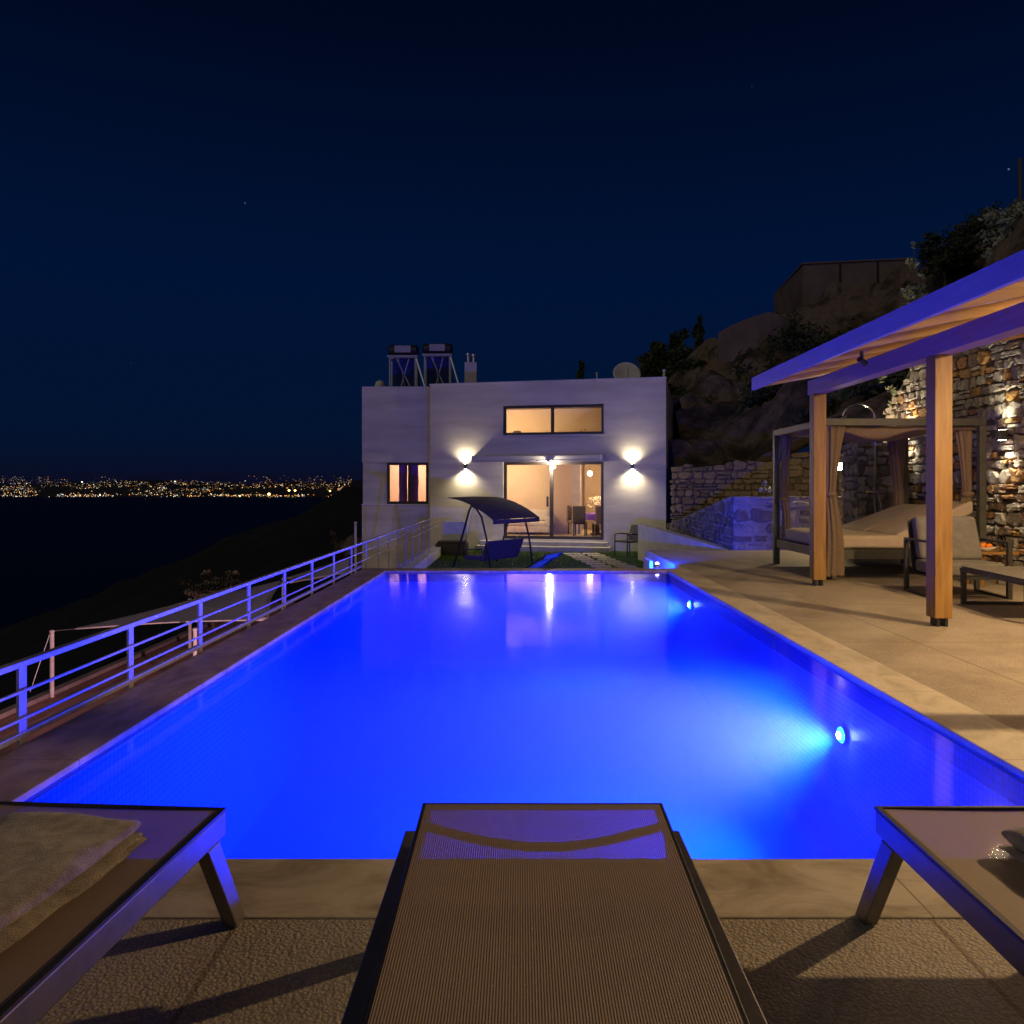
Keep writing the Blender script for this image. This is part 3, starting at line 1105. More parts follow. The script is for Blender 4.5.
def window(Mx, u0, u1, z0, z1, fr, split, name='window', y=.08, dep=.07):
    """frame with mullions at the given u values; panes between"""
    m = MB(Mx)
    m.box(u0, u1, y, y + dep, z0, z0 + fr)
    m.box(u0, u1, y, y + dep, z1 - fr, z1)
    m.box(u0, u0 + fr, y, y + dep, z0 + fr, z1 - fr)
    m.box(u1 - fr, u1, y, y + dep, z0 + fr, z1 - fr)
    xs = [u0 + fr] + sum([[s - fr * .6, s + fr * .6] for s in split], []) + [u1 - fr]
    for s in split:
        m.box(s - fr * .6, s + fr * .6, y - .01, y + dep - .01, z0 + fr, z1 - fr)
    f = m.build(name, 'dark_frame', house, bevel=.006)
    for i in range(0, len(xs), 2):
        m = MB(Mx)
        m.box(xs[i], xs[i + 1], y + .03, y + .038, z0 + fr, z1 - fr)
        m.build('pane', 'glass', f)
    return f


window(MH, uL, uR, wz0, wz1, .085, [fu(552)], 'upper_window')
sd = window(MH, uL, uR, dz0, dz1, .10, [fu(551)], 'sliding_door')
m = MB(MH)
uh = fu(547.3)
m.box(uh - .035, uh + .035, .03, .06, .62, .95)
m.box(uh - .02, uh + .02, .0, .06, .70, .87)
m.build('handle', 'black_metal', sd, bevel=.005)
# sill and reveal trims
m = MB(MH).box(uL - .05, uR + .1, -.05, .06, wz0 - .05, wz0)
m.build('sill', 'plaster_bay', house, bevel=.004)
# awning cassette over the door
ua0, ua1 = fu(471, off=-.25), fu(604)
az0, az1 = fu(553, 461.2)[1] + .02, fu(553, 455.2)[1]
m = MB(MH).box(ua0, ua1, -.26, -.003, az0, az1)
aw = m.build('awning_box', 'plaster_bay', house, bevel=.03)
m = MB(MH).box(ua0 + .03, ua1 - .03, -.27, -.24, az0 - .045, az0 - .004)
m.build('front_bar', 'white_metal', aw, bevel=.005)
m = MB(MH).box(ua1 - .06, ua1 + .02, -.285, -.01, az0 - .05, az1 + .015)
m.build('end_cap', 'white_metal', aw, bevel=.01)
# steps to the lawn
m = MB(MH)
m.box(fu(482), uR + .15, -.42, -.003, dz0 - .17, dz0 - .05)
m.box(fu(482), uR + .25, -.85, -.003, GZ - .05, dz0 - .172)
m.build('entrance_step', 'slab', house, bevel=.012)
# left bay
BX0, BX1, BY = at(362, 0, 26.3).x, -2.93, 26.3
bz1 = 4.615
wx0, wx1 = at(387, 0, BY).x, at(428.5, 0, BY).x
bz_w0, bz_w1 = at(0, 504, BY).z, at(0, 462.5, BY).z
m = MB()
m.box(BX0, BX1, BY, BY + .3, -4.7, bz_w0)
m.box(BX0, BX1, BY, BY + .3, bz_w1, bz1)
m.box(BX0 + .02, wx0, BY + .05, BY + .3, bz_w0, bz_w1)
m.box(wx1, BX1, BY, BY + .3, bz_w0, bz_w1)
m.box(BX0, BX0 + .25, BY + .3, 32, -4.7, bz1)
m.box(BX0 + .25, -1.7, 31.7, 32, -4.7, bz1)
m.build('bay_wall', 'plaster_bay', house)
m = MB().box(BX0 + .25, -2.5, BY + .3, 31.7, 4.1, 4.3)
m.build('bay_roof', 'concrete', house)
m = MB()
m.box(BX0 + .25, -2.4, 29.2, 29.3, -.4, 2.6)
m.box(BX0 + .25, -2.4, BY + .3, 29.2, 2.6, 2.7)
m.box(BX0 + .25, -2.4, BY + .3, 29.2, -.5, -.4)
m.box(-2.7, -2.6, BY + .3, 29.2, -.4, 2.6)
m.build('bedroom_wall', 'room_wall', house)
m = MB().box(BX0 - .01, wx1, BY - .03, BY + .1, bz_w0 - .05, bz_w0 - .001)
m.build('bay_sill', 'white_plaster', house, bevel=.004)
f = window(Matrix.Translation((0, BY, 0)), wx0, wx1, bz_w0, bz_w1, .09, [at(409.5, 0, BY).x], 'bedroom_window', y=.02)


def cloth(name, mat, parent, cfn, z0, z1, folds, nz=24, loc=None, seed=0):
    """gathered drape: closed ruffled section; cfn(t)-> (cx, cy, rx, ry), t=0 top, 1 bottom"""
    n = folds * 6
    vs, fs = [], []
    for j in range(nz + 1):
        tt = j / nz
        cx_, cy_, rx, ry = cfn(tt)
        z = z1 + (z0 - z1) * tt
        for k in range(n):
            a = 2 * PI * k / n
            rf = 1 + .20 * math.sin(folds * a + .6 * math.sin(tt * 4 + seed)) + .09 * noise.noise((math.cos(a) * 2, math.sin(a) * 2, tt * 3 + seed))
            vs.append((cx_ + math.cos(a) * rx * rf, cy_ + math.sin(a) * ry * rf, z + (.015 * math.sin(folds * a) if j == nz else 0)))
    for j in range(nz):
        for k in range(n):
            a, b = j * n + k, j * n + (k + 1) % n
            fs.append((a, b, b + n, a + n))
    fs.append(tuple(range(n)))
    m = MB().add(vs, fs)
    return m.build(name, mat, parent, loc=loc, smooth=True)


M['cloth_violet_glow'] = simple('cloth_violet_glow', (.30, .15, .74), (.22, .10, .62), .9, 10)  # violet glow of the lit rooms put into the cloth colour
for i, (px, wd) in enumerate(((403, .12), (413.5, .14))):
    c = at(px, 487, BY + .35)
    o = cloth('curtain', 'cloth_violet_glow', None, lambda tt, c=c, wd=wd: (c.x, c.y, wd, .05), bz_w0 - .1, bz_w1 + .1, 7, seed=i)
    tag(o, ('pale curtain tinted with violet glow, left of the middle bar in the bedroom window', 'pale curtain tinted with violet glow, right of the middle bar in the bedroom window')[i], 'curtain', 'bedroom curtains')

WARM = (1, .60, .29)
# room lamps, assumed and out of view except the dining globe
def hl(u, v, z):
    return MH @ Vector((u, v, z))


def pendant(label, p, top, r=.13):
    t = thing('pendant_lamp', label, 'ceiling lamp', (p.x, p.y, p.z))
    MB().tube([(p.x, p.y, top), (p.x, p.y, p.z + r)], .008, 6).build('cord', 'black_metal', t)
    MB().lathe((p.x, p.y, p.z), [(r * .35, -r), (r * .8, -r * .6), (r, 0), (r * .8, r * .6), (r * .35, r)], 16).build('lamp_shade', 'lamp_warm', t, smooth=True)
    return t


t = pendant('small glowing globe lamp over the dining table behind the sliding door', hl(fu(571), 4.4, 1.75), 2.32, .09)
light('POINT', 'dining_light', hl(fu(571), 4.4, 1.55), 115, WARM, t, radius=.1)
t = pendant('assumed glowing ceiling globe, out of view in the front of the living room', hl(uL - .6, 1.6, 2.16), 2.32, .10)  # assumed globe, kept out of view to light the living room
light('POINT', 'assumed_living_light', hl(uL - .6, 1.6, 1.95), 125, WARM, t, radius=.1)
t = pendant('assumed glowing ceiling globe, out of view in the upper room', hl(uL - .7, 2.2, 3.95), 4.15, .10)  # assumed globe hidden behind the facade, lights the upper room
light('POINT', 'assumed_upper_light', hl(uL - .7, 2.2, 3.75), 160, WARM, t, radius=.1)
p = Vector((-3.9, 27.9, 2.35))
t = pendant('assumed glowing ceiling globe, out of view in the bedroom', p, 2.6, .10)  # assumed globe above the window head, lights the bedroom
light('POINT', 'assumed_bedroom_light', p - Vector((0, 0, .16)), 130, (1, .56, .40), t, radius=.1)

# wall lamps, up and down
def sconce(label, p, n, en, group, up=1.0, cone=140):
    """box lamp fixed to a wall at p, wall normal n"""
    n = Vector(n).normalized()
    t = thing('wall_lamp', label, 'wall lamp', p, group)
    c = Vector(p) + n * .075
    s = n.cross(Vector((0, 0, 1)))
    m = MB()
    def ob(w_, d_, z0, z1, cc):
        q = [cc + s * (sx * w_) + n * (sy * d_) for sx, sy in ((-1, -1), (1, -1), (1, 1), (-1, 1))]
        m.hexa([(v.x, v.y, v.z + z0) for v in q], [(v.x, v.y, v.z + z1) for v in q])
    ob(.05, .05, -.075, .075, c)
    m.build('lamp_body', 'cabana_metal', t, bevel=.006)
    for sgn in (-1, 1):
        m = MB()
        ob(.036, .036, sgn * .0755 - .001, sgn * .0755 + .001, c)
        m.build('lens', 'lamp_white', t)
        q = c + Vector((0, 0, sgn * .10)) + n * .06
        light('SPOT', 'wall_lamp_beam', q, en * (up if sgn > 0 else 1.5), (1, .86, .58), t, q + Vector((0, 0, sgn)) - n * .12, .03, cone, 1.0)
    return t


nH = Vector((dU.y, -dU.x, 0))
for px, lab in ((466, 'box wall lamp on the house between the bedroom window and the sliding door'),
                (632.5, 'box wall lamp shining up and down, on the house wall above the garden chair')):
    u, z = fu(px, 466.5)
    q = MH @ Vector((u, 0, z))
    sconce(lab, q, nH, 76, 'wall lamps on the house')
# lamp over the door
q = MH @ Vector((fu(549.5, off=-.3), -.3, az0 - .05))
t = thing('door_lamp', 'small round bright lamp under the awning over the sliding door', 'lamp', q)
MB().lathe((q.x, q.y, q.z - .02), [(.05, .05), (.075, .03), (.08, .0)], 16).build('lamp_body', 'galv', t, smooth=True)
MB().lathe((q.x, q.y, q.z - .03), [(.03, -.03), (.06, -.012), (.07, .008)], 16).build('lens', 'lamp_white', t, smooth=True)
light('POINT', 'door_lamp_light', q + Vector((0, 0, -.14)), 140, (1, .85, .6), t, radius=.05)

# furniture inside
def placed(Mx):
    return MB(Mx)


# sofa
us = fu(530)
Ms = MH @ Matrix.Translation((us - .55, 2.3, dz0))
t = thing('sofa', 'white sofa in the living room behind the sliding door', 'sofa', MH @ Vector((us - .55, 2.3, dz0)))
MB(Ms).box(-1.0, .75, -.05, .8, .08, .30).build('base', 'cushion_white', t, bevel=.03)
for k in (0, 1):
    MB(Ms).box(-.8 + .72 * k, -.1 + .72 * k, -.05, .6, .302, .46).build('seat_cushion', 'cushion_white', t, bevel=.05, seg=3)
    MB(Ms).box(-.8 + .72 * k, -.1 + .72 * k, .56, .78, .46, .86).build('back_cushion', 'cushion_white', t, bevel=.06, seg=3)
MB(Ms).box(.62, .82, -.05, .8, .30, .62).build('armrest', 'cushion_white', t, bevel=.04)
# dining table and chairs
ud = fu(586)
Ms = MH @ Matrix.Translation((ud, 3.0, dz0))
t = thing('dining_table', 'round dining table with a pale cloth tinted with violet glow behind the sliding door', 'table', Ms.translation)
MB(Ms).lathe((0, 0, 0), [(.28, 0), (.28, .04), (.06, .06), (.05, .70)], 20).build('pedestal', 'dark_frame', t)
MB(Ms).lathe((0, 0, 0), [(.55, .52), (.56, .70), (.55, .75), (.1, .752)], 28).build('tablecloth', 'cloth_violet_glow', t, smooth=False)


def dining_chair(label, u, v, rot, mat):
    Mc = MH @ Matrix.Translation((u, v, dz0)) @ Matrix.Rotation(rot, 4, 'Z')
    t = thing('dining_chair', label, 'chair', Mc.translation, 'dining chairs behind the sliding door')
    MB(Mc).box(-.22, .22, -.22, .22, .40, .48).build('seat', mat, t, bevel=.02)
    MB(Mc).box(-.22, .22, .20, .26, .44, 1.02).build('backrest', mat, t, bevel=.02)
    for sx in (-1, 1):
        for sy in (-1, 1):
            MB(Mc).bar((sx * .19, sy * .19, 0), (sx * .19, sy * .19, .40), .04, .04).build('leg', 'dark_frame', t)
    return t


M['chair_dark'] = simple('chair_dark', (.09, .07, .06), (.07, .055, .05), .7, 10)
M['chair_light'] = simple('chair_light', (.42, .34, .30), (.36, .3, .26), .7, 10)
dining_chair('dark dining chair with its back to the sliding door', fu(571) - .02, 2.1, R(180), 'chair_dark')
dining_chair('dining chair at the left of the round table, seen from the side', fu(562) - .1, 3.2, R(90), 'chair_light')
dining_chair('dining chair with its back to the sliding door, right of the dark one', fu(592), 2.0, R(205), 'chair_light')
dining_chair('dining chair on the far side of the round table', fu(584), 4.0, R(0), 'chair_light')
# vase with branches
q = MH @ Vector((fu(576), 5.0, dz0))
t = thing('flower_vase', 'tall vase with spreading pale blossoms behind the dining table', 'vase', q)
MB().lathe((q.x, q.y, q.z), [(.12, 0), (.16, .3), (.09, .75), (.12, .85)], 16).build('vase', 'white_plaster', t, smooth=True)
m = MB(); fr = random.Random(4)
for i in range(240):
    a, rr, hh = fr.uniform(0, 2 * PI), fr.random() ** .5 * .32, fr.uniform(.95, 1.35)
    c = Vector((q.x + math.cos(a) * rr, q.y + math.sin(a) * rr, q.z + hh - rr * .3))
    d1 = Vector((fr.uniform(-1, 1), fr.uniform(-1, 1), fr.uniform(-1, 1))).normalized() * .04
    d2 = d1.cross(Vector((fr.uniform(-1, 1), fr.uniform(-1, 1), 1))).normalized() * .04
    m.add([c - d1, c - d2, c + d1, c + d2], [(0, 1, 2, 3)])
m.build('blossom', 'cushion_white', t)
# objects on the upper sill
q = MH @ Vector((fu(513), .6, 2.5))
t = thing('table_lamp', 'small table lamp in the left pane of the upper window', 'lamp', q)
MB().lathe((q.x, q.y, q.z), [(.12, 0), (.03, .05), (.03, .35)], 12).build('base', 'dark_frame', t)
MB().lathe((q.x, q.y, q.z), [(.2, .36), (.12, .60)], 16).build('lamp_shade', 'mattress', t)
q = MH @ Vector((fu(577), .7, 2.5))
t = thing('potted_plant', 'small potted plant in the right pane of the upper window', 'plant', q)
MB().lathe((q.x, q.y, q.z), [(.10, 0), (.14, .3)], 14).build('pot', 'terracotta', t)
m = MB()
for i in range(140):
    c = Vector((q.x + fr.gauss(0, .10), q.y + fr.gauss(0, .08), q.z + .30 + abs(fr.gauss(0, .13))))
    d1 = Vector((fr.uniform(-1, 1), fr.uniform(-1, 1), fr.uniform(-1, 1))).normalized() * .05
    d2 = d1.cross(Vector((0, .3, 1))).normalized() * .03
    m.add([c - d1, c - d2, c + d1, c + d2], [(0, 1, 2, 3)])
m.build('foliage', 'leaf_dark', t)

# roof equipment
def solar(label, px0, px1, py_top, Y):
    c = at((px0 + px1) / 2, 386, Y)
    wd = (px1 - px0) * Y / F
    zb, zt = 4.35, at(0, py_top, Y).z
    t = thing('solar_water_heater', label, 'solar heater', (c.x, Y, zb), 'solar water heaters on the roof')
    x0, x1 = c.x - wd / 2, c.x + wd / 2
    zt0 = zt - .30
    MB().tube([(x0 - .06, Y, zt - .21), (x0, Y, zt - .21), (x1, Y, zt - .21), (x1 + .06, Y, zt - .21)], [.12, .21, .21, .12], 20).build('tank', 'black_metal', t, smooth=False)
    MB().box(x0 + .2, x1 - .2, Y - .225, Y - .212, zt - .30, zt - .06).build('plate', 'white_metal', t)
    m = MB()
    MB().bar((x0 - .05, Y - .25, zt - .45), (x1 + .05, Y - .25, zt - .45), .06, .09).build('top_rail', 'white_metal', t)
    m.bar((x0 - .03, Y + .2, zt - .45), (x1 + .03, Y + .2, zt - .45), .05, .05)
    for x in (x0 + .03, x1 - .03):
        m.bar((x, Y - .22, zb), (x, Y - .22, zt - .45), .045, .045)
        m.bar((x, Y + .2, zb), (x, Y + .2, zt - .45), .045, .045)
        m.bar((x, Y - .22, zb + .1), (x, Y + 1.3, zb + .1), .04, .04)
    m.bar((x0 + .25, Y - .2, zt - .48), (x1 - .1, Y - .2, zb + .2), .03, .03)
    m.bar((x1 - .25, Y - .2, zt - .48), (x0 + .35, Y - .2, zb + .2), .03, .03)
    m.bar((x1, Y - .22, zt - .5), (x1 + .42, Y - .3, zb + .1), .045, .045)
    m.build('stand', 'galv', t)
    MB().hexa([(x0, Y + .15, zt - .5), (x1, Y + .15, zt - .5), (x1, Y + 1.25, zb + .12), (x0, Y + 1.25, zb + .12)],
              [(x0, Y + .2, zt - .43), (x1, Y + .2, zt - .43), (x1, Y + 1.30, zb + .19), (x0, Y + 1.30, zb + .19)]).build('collector', 'collector_blue', t)
    p = [(c.x - .15, Y - .21, zt - .42), (c.x - .12, Y - .3, zt - .7), (c.x, Y - .3, zt - .95), (c.x + .1, Y - .25, zb + .25)]
    MB().tube(p, .018, 8).build('pipe', 'white_metal', t, smooth=True)


solar('solar water heater with dark tank on the roof, next to the round vent', 390, 417, 345, 28.0)
solar('solar water heater with dark tank on the roof, next to the chimney', 424.5, 451, 343.5, 28.0)
c = at(471, 384, 27.5)
t = thing('chimney', 'square rendered chimney with two metal pots beside the solar heaters', 'chimney', (c.x, 27.5, 4.35))
wd = 12 * 27.5 / F
zt = at(0, 363, 27.5).z
MB().box(c.x - wd / 2, c.x + wd / 2, 27.3, 27.7, 4.35, zt).build('stack', 'plaster_bay', t, bevel=.01)
for dx, hh in ((-.09, .33), (.10, .30)):
    MB().lathe((c.x + dx, 27.5, zt), [(.06, 0), (.06, hh - .1), (.10, hh - .08), (.10, hh)], 12).build('pot', 'galv', t, smooth=False)
c = at(380, 386, 27.5)
m = MB().lathe((c.x, 27.5, 4.35), [(.10, 0), (.10, .28), (.17, .33), (.19, .45), (.14, .58), (.05, .63)], 16)
tag(m.build('roof_vent', 'white_plaster', smooth=True), 'small round white vent at the seaward corner of the roof', 'vent')
# satellite dish, seen from behind
c = at(626.5, 379, 26.5)
t = thing('satellite_dish', 'round satellite dish tilted up on the roof edge', 'satellite dish', (c.x, 26.5, 4.35))
MB().tube([(c.x, 26.62, 4.35), (c.x, 26.62, 5.0)], .03, 8).build('pole', 'galv', t)
Md = Matrix.Translation((c.x, 26.5, 5.02)) @ Matrix.Rotation(R(62), 4, 'X')
prof = [(.47 * k / 8, .10 * (k / 8) ** 2) for k in range(1, 9)]
m = MB(Md)
m.lathe((0, 0, 0), prof + [(.46, .115)] + [(.46 * k / 8, .10 * (k / 8) ** 2 + .02) for k in range(7, 0, -1)], 28)
m.build('dish', 'white_plaster', t, smooth=True)
m = MB(Md).tube([(0, -.44, .09), (0, -.2, .36), (0, 0, .44)], .012, 6)
m.build('feed_arm', 'galv', t)
for px, py, lab in ((664, 369.5, 'short white pipe standing on the corner of the roof'), (597, 372.5, 'short vent pipe standing on the roof near the satellite dish')):
    Yp = 25.0 if px > 620 else 27.0
    q = at(px, py, Yp)
    m = MB().tube([(q.x, Yp, 4.35), (q.x, Yp, q.z - .05)], .035, 10).tube([(q.x, Yp, q.z - .05), (q.x, Yp, q.z)], .05, 10)
    tag(m.build('vent_pipe', 'white_plaster'), lab, 'pipe')
# pole beside the house
q0, q1 = at(355.5, 523, 24), at(355.5, 548, 24)
m = MB().tube([(q0.x, 24, TZ), (q0.x, 24, q0.z)], .035, 10).lathe((q0.x, 24, q0.z), [(.05, 0), (.05, .02), (.02, .04)], 10)
tag(m.build('fence_pole', 'white_plaster'), 'single pale pole standing by the seaward corner of the house', 'pole')

# ------------------------------------------------------------------ garden: swing, chairs, pavers
SC = Vector((-.68, 19.9, GZ))
fd = Vector((-.80, .60, 0)).normalized()
wd_ = Vector((.60, .80, 0)).normalized()
t = thing('garden_swing', 'dark garden swing with a tilted canopy on the lawn in front of the house', 'swing', SC)


def sw(a, b, z):
    return SC + wd_ * a + fd * b + Vector((0, 0, z))


for s in (-1, 1):
    m = MB()
    m.tube([sw(s * .86, .62, 0), sw(s * .86, .30, .85), sw(s * .86, .10, 1.42), sw(s * .86, .02, 1.55)], .026, 10)
    m.build('leg', 'black_metal', t, smooth=True)
    m = MB()
    m.tube([sw(s * .86, -.58, 0), sw(s * .86, -.46, .75), sw(s * .86, -.30, 1.28), sw(s * .86, -.12, 1.50), sw(s * .86, .0, 1.55)], .026, 10)
    m.build('leg', 'black_metal', t, smooth=True)
    MB().tube([sw(s * .80, .0, 1.53), sw(s * .74 - .1, .26, .46)], .007, 6).build('hanger', 'galv', t)
    MB().tube([sw(s * .80, .0, 1.53), sw(s * .74 - .1, -.28, .5)], .007, 6).build('hanger', 'galv', t)
MB().tube([sw(-.9, 0, 1.55), sw(.9, 0, 1.55)], .026, 10).build('top_bar', 'black_metal', t, smooth=True)
m = MB().grid(lambda u, v: sw((u - .5) * 1.9, .72 - 1.45 * v, 1.74 - .10 * v - .42 * v * v + .02 * math.sin(PI * u)), 12, 12)
m.grid(lambda u, v: sw((u - .5) * 1.9, -.73, 1.22 - .10 * v), 12, 1)
m.build('canopy', 'swing_canopy', t, smooth=False, solid=.012)
Msw = Matrix((tuple(wd_) + (0,), tuple(fd) + (0,), (0, 0, 1, 0), (0, 0, 0, 1))).transposed()
Msw = Matrix.Translation(SC) @ Msw
MB(Msw).box(-.82, .62, -.22, .32, .22, .32).build('seat', 'swing_fabric', t, bevel=.03)
MB(Msw).hexa([(-.82, -.30, .20), (.62, -.30, .20), (.62, -.20, .20), (-.82, -.20, .20)],
             [(-.82, -.50, .70), (.62, -.50, .70), (.62, -.40, .70), (-.82, -.40, .70)]).build('backrest', 'swing_fabric', t, bevel=.03)
for s in (-1, 1):
    m = MB(Msw).tube([(s * .74 - .1, .3, .28), (s * .74 - .1, .28, .46), (s * .74 - .1, -.3, .5)], .018, 8)
    m.build('armrest', 'black_metal', t, smooth=True)

# wicker box seat with white cushion
q = Vector((-2.0, 23.3, GZ))
t = thing('wicker_seat', 'dark wicker seat with a white back cushion by the house wall', 'seat', q)
MB().box(q.x - .5, q.x + .42, q.y - .35, q.y + .4, GZ + .02, GZ + .36).build('base', 'wicker', t, bevel=.02)
MB().box(q.x - .48, q.x + .40, q.y - .33, q.y + .2, GZ + .362, GZ + .42).build('seat_cushion', 'chair_dark', t, bevel=.02)
MB().hexa([(q.x - .38, q.y + .12, GZ + .40), (q.x + .42, q.y + .12, GZ + .40), (q.x + .42, q.y + .26, GZ + .40), (q.x - .38, q.y + .26, GZ + .40)],
          [(q.x - .36, q.y + .26, GZ + .98), (q.x + .40, q.y + .26, GZ + .98), (q.x + .40, q.y + .38, GZ + .98), (q.x - .36, q.y + .38, GZ + .98)]).build('back_cushion', 'cushion_white', t, bevel=.04, seg=3)

# dark garden chair
q = Vector((3.12, 22.9, GZ))
Mc = Matrix.Translation(q) @ Matrix.Rotation(R(-58), 4, 'Z')
t = thing('garden_chair', 'black woven garden chair on the lawn by the house wall', 'chair', q)
MB(Mc).box(-.27, .27, -.26, .26, .40, .45).build('seat', 'wicker', t, bevel=.01)
MB(Mc).hexa([(-.27, .22, .42), (.27, .22, .42), (.27, .26, .42), (-.27, .26, .42)],
            [(-.26, .34, .90), (.26, .34, .90), (.26, .38, .90), (-.26, .38, .90)]).build('backrest', 'wicker', t, bevel=.01)
for sx in (-1, 1):
    MB(Mc).tube([(sx * .28, .27, .62), (sx * .29, -.1, .65), (sx * .28, -.26, .62)], .02, 8).build('armrest', 'black_metal', t, smooth=True)
    MB(Mc).tube([(sx * .28, -.26, .62), (sx * .28, -.26, 0)], .018, 8).build('leg', 'black_metal', t)
    MB(Mc).tube([(sx * .28, .27, .62), (sx * .27, .30, 0)], .018, 8).build('leg', 'black_metal', t)

pr = random.Random(5)
proto = None
for row in (0, 1):
    for k in range(9):
        y = 23.4 - .62 * k
        x = 1.52 + .58 * row + .13 * (23.4 - y) + pr.uniform(-.02, .02)
        if proto is None:
            m = MB()
            pts = [(-.24, -.24), (.0, -.26), (.24, -.23), (.26, 0), (.24, .24), (0, .25), (-.25, .24), (-.26, 0)]
            m.add([(a, b, 0) for a, b in pts] + [(a, b, .03) for a, b in pts],
                  [tuple(range(8))[::-1], tuple(range(8, 16))] + [(i, (i + 1) % 8, 8 + (i + 1) % 8, 8 + i) for i in range(8)])
            o = proto = m.build('stepping_stone', 'slab', loc=(0, 0, 0), bevel=.008)
        else:
            o = proto.copy(); COL.objects.link(o)
        o.location = (x, y, GZ + .001)
        o.rotation_euler = (0, 0, pr.uniform(-.08, .08))
        tag(o, 'square pale stepping stone in the double row across the lawn to the sliding door', 'stepping stone', 'stepping stones in the lawn')

# steps beside the pool end
t = thing('garden_steps', 'white rendered steps going down from the patio to the lawn at the pool end', 'steps', (2.3, 13.6, GZ))
for k in range(3):
    MB().box(2.18, 2.478, 13.0 + .75 * k, 13.75 + .75 * k, GZ, -.14 - .17 * k).build('step', 'white_plaster', t, bevel=.008)
MB().box(2.12, 2.178, 12.95, 13.6, GZ, .03).build('side_wall', 'white_plaster', t, bevel=.008)

# ------------------------------------------------------------------ stone walls
def stones(m, fn, W, top, seed, ch=(.14, .28), cw=(.16, .5), dep=.07, gap=.014):
    """rubble laid in wobbly courses; fn(u, z, d) -> point; top(u) -> height"""
    rs = random.Random(seed)
    zmax = max(top(W * i / 20) for i in range(21))
    z = 0
    while z < zmax:
        h = rs.uniform(*ch)
        u = -rs.uniform(0, .2)
        while u < W:
            wd = rs.uniform(*cw) * (.7 + h * 1.6)
            u1 = u + wd
            # now and then a stone two courses high or two thin ones
            parts = [(z, z + h)]
            if rs.random() < .28:
                k = rs.uniform(.35, .65); parts = [(z, z + h * k), (z + h * k, z + h)]
            for (za, zb) in parts:
                a0, a1 = max(0, u + gap), min(W, u1 - gap)
                if a1 - a0 < .05:
                    continue
                tp = min(top(a0), top(a1))
                b0, b1 = za + gap * .8, min(zb - gap * .8, tp)
                if b1 - b0 < .035:
                    continue
                ww, hh = a1 - a0, b1 - b0
                j = lambda s: rs.uniform(-s, s)
                cut = min(ww, hh) * rs.uniform(.12, .3)
                ring = [(a0 + cut, b0), (a0 + ww * .5, b0), (a1 - cut, b0), (a1, b0 + cut), (a1, b0 + hh * .5), (a1, b1 - cut), (a1 - cut, b1), (a0 + ww * .5, b1), (a0 + cut, b1),
                        (a0, b1 - cut), (a0, b0 + hh * .5), (a0, b0 + cut)]
                js = min(.05, hh * .18)
                ring = [(min(W, max(0, x + j(js))), max(0, y + j(js))) for x, y in ring]
                cx_, cy_ = (a0 + a1) / 2, (b0 + b1) / 2
                d = dep * rs.uniform(.35, 1.25)
                vs = []
                for (k, dd) in ((1, -.01), (.95, d * .72), (.82, d)):
                    for (x, y) in ring:
                        vs.append(fn(cx_ + (x - cx_) * k, cy_ + (y - cy_) * k, dd + (j(d * .16) if dd > 0 else 0)))
                vs.append(fn(cx_ + j(ww * .15), cy_ + j(hh * .15), d * rs.uniform(.92, 1.08)))
                n = 12
                fs = []
                for r_ in (0, 1):
                    for i in range(n):
                        a, b = r_ * n + i, r_ * n + (i + 1) % n
                        fs.append((a, b, b + n, a + n))
                for i in range(n):
                    fs.append((24 + i, 24 + (i + 1) % n, 36))
                m.add(vs, fs)
                m.attr += [rs.random()] * 37
            u = u1
        z += h
    return m


# tall wall behind the pergola, plane X = 7.25
SX = 7.2
def top_big(u):      # u measured from far end (Y = 15.4) towards the camera
    return min(3.75, 2.70 + .25 * u + .62 * max(0, u - .0) ** 1.0 + .10 * math.sin(u * 7) + .06 * math.sin(u * 17 + 1))
WBIG = 12.4
t = thing('stone_wall', 'tall rubble stone retaining wall with lit lamps behind the pergola', 'stone wall', (SX + .2, 9, -.1))
m = stones(MB(), lambda u, z, d: (SX - d, 15.45 - u, z - .05), WBIG, lambda u: top_big(u) + .05, 21, ch=(.10, .25), cw=(.12, .38), dep=.065, gap=.016)
m.build('stonework', 'rubble', t)
m = MB()
nseg = 26
for i in range(nseg):
    u0, u1 = WBIG * i / nseg, WBIG * (i + 1) / nseg
    m.hexa([(SX + .005, 15.45 - u1, -.3), (SX + .7, 15.45 - u1, -.3), (SX + .7, 15.45 - u0, -.3), (SX + .005, 15.45 - u0, -.3)],
           [(SX + .005, 15.45 - u1, top_big(u1) - .05), (SX + .7, 15.45 - u1, top_big(u1) - .05), (SX + .7, 15.45 - u0, top_big(u0) - .05), (SX + .005, 15.45 - u0, top_big(u0) - .05)])
m.build('mortar_core', 'mortar', t)
# end face of the tall wall turned to the terrace (with the shower), plane Y = 14.25
t = thing('stone_pillar', 'square rubble stone pillar carrying the outdoor shower', 'stone pillar', (6.45, 14.6, 0))
PXa, PXb = at(858, 0, 14.25).x, at(908, 0, 14.25).x
pz = 2.05
m = stones(MB(), lambda u, z, d: (PXa + u, 14.25 - d, z), PXb - PXa, lambda u: pz, 5, cw=(.14, .32), dep=.045)
stones(m, lambda u, z, d: (PXa - d, 14.9 - u, z), .65, lambda u: pz, 6, cw=(.14, .32), dep=.045)
m.build('stonework', 'rubble_pale', t)
MB().box(PXa + .004, PXb, 14.254, 14.9, -.1, pz).build('mortar_core', 'mortar', t)

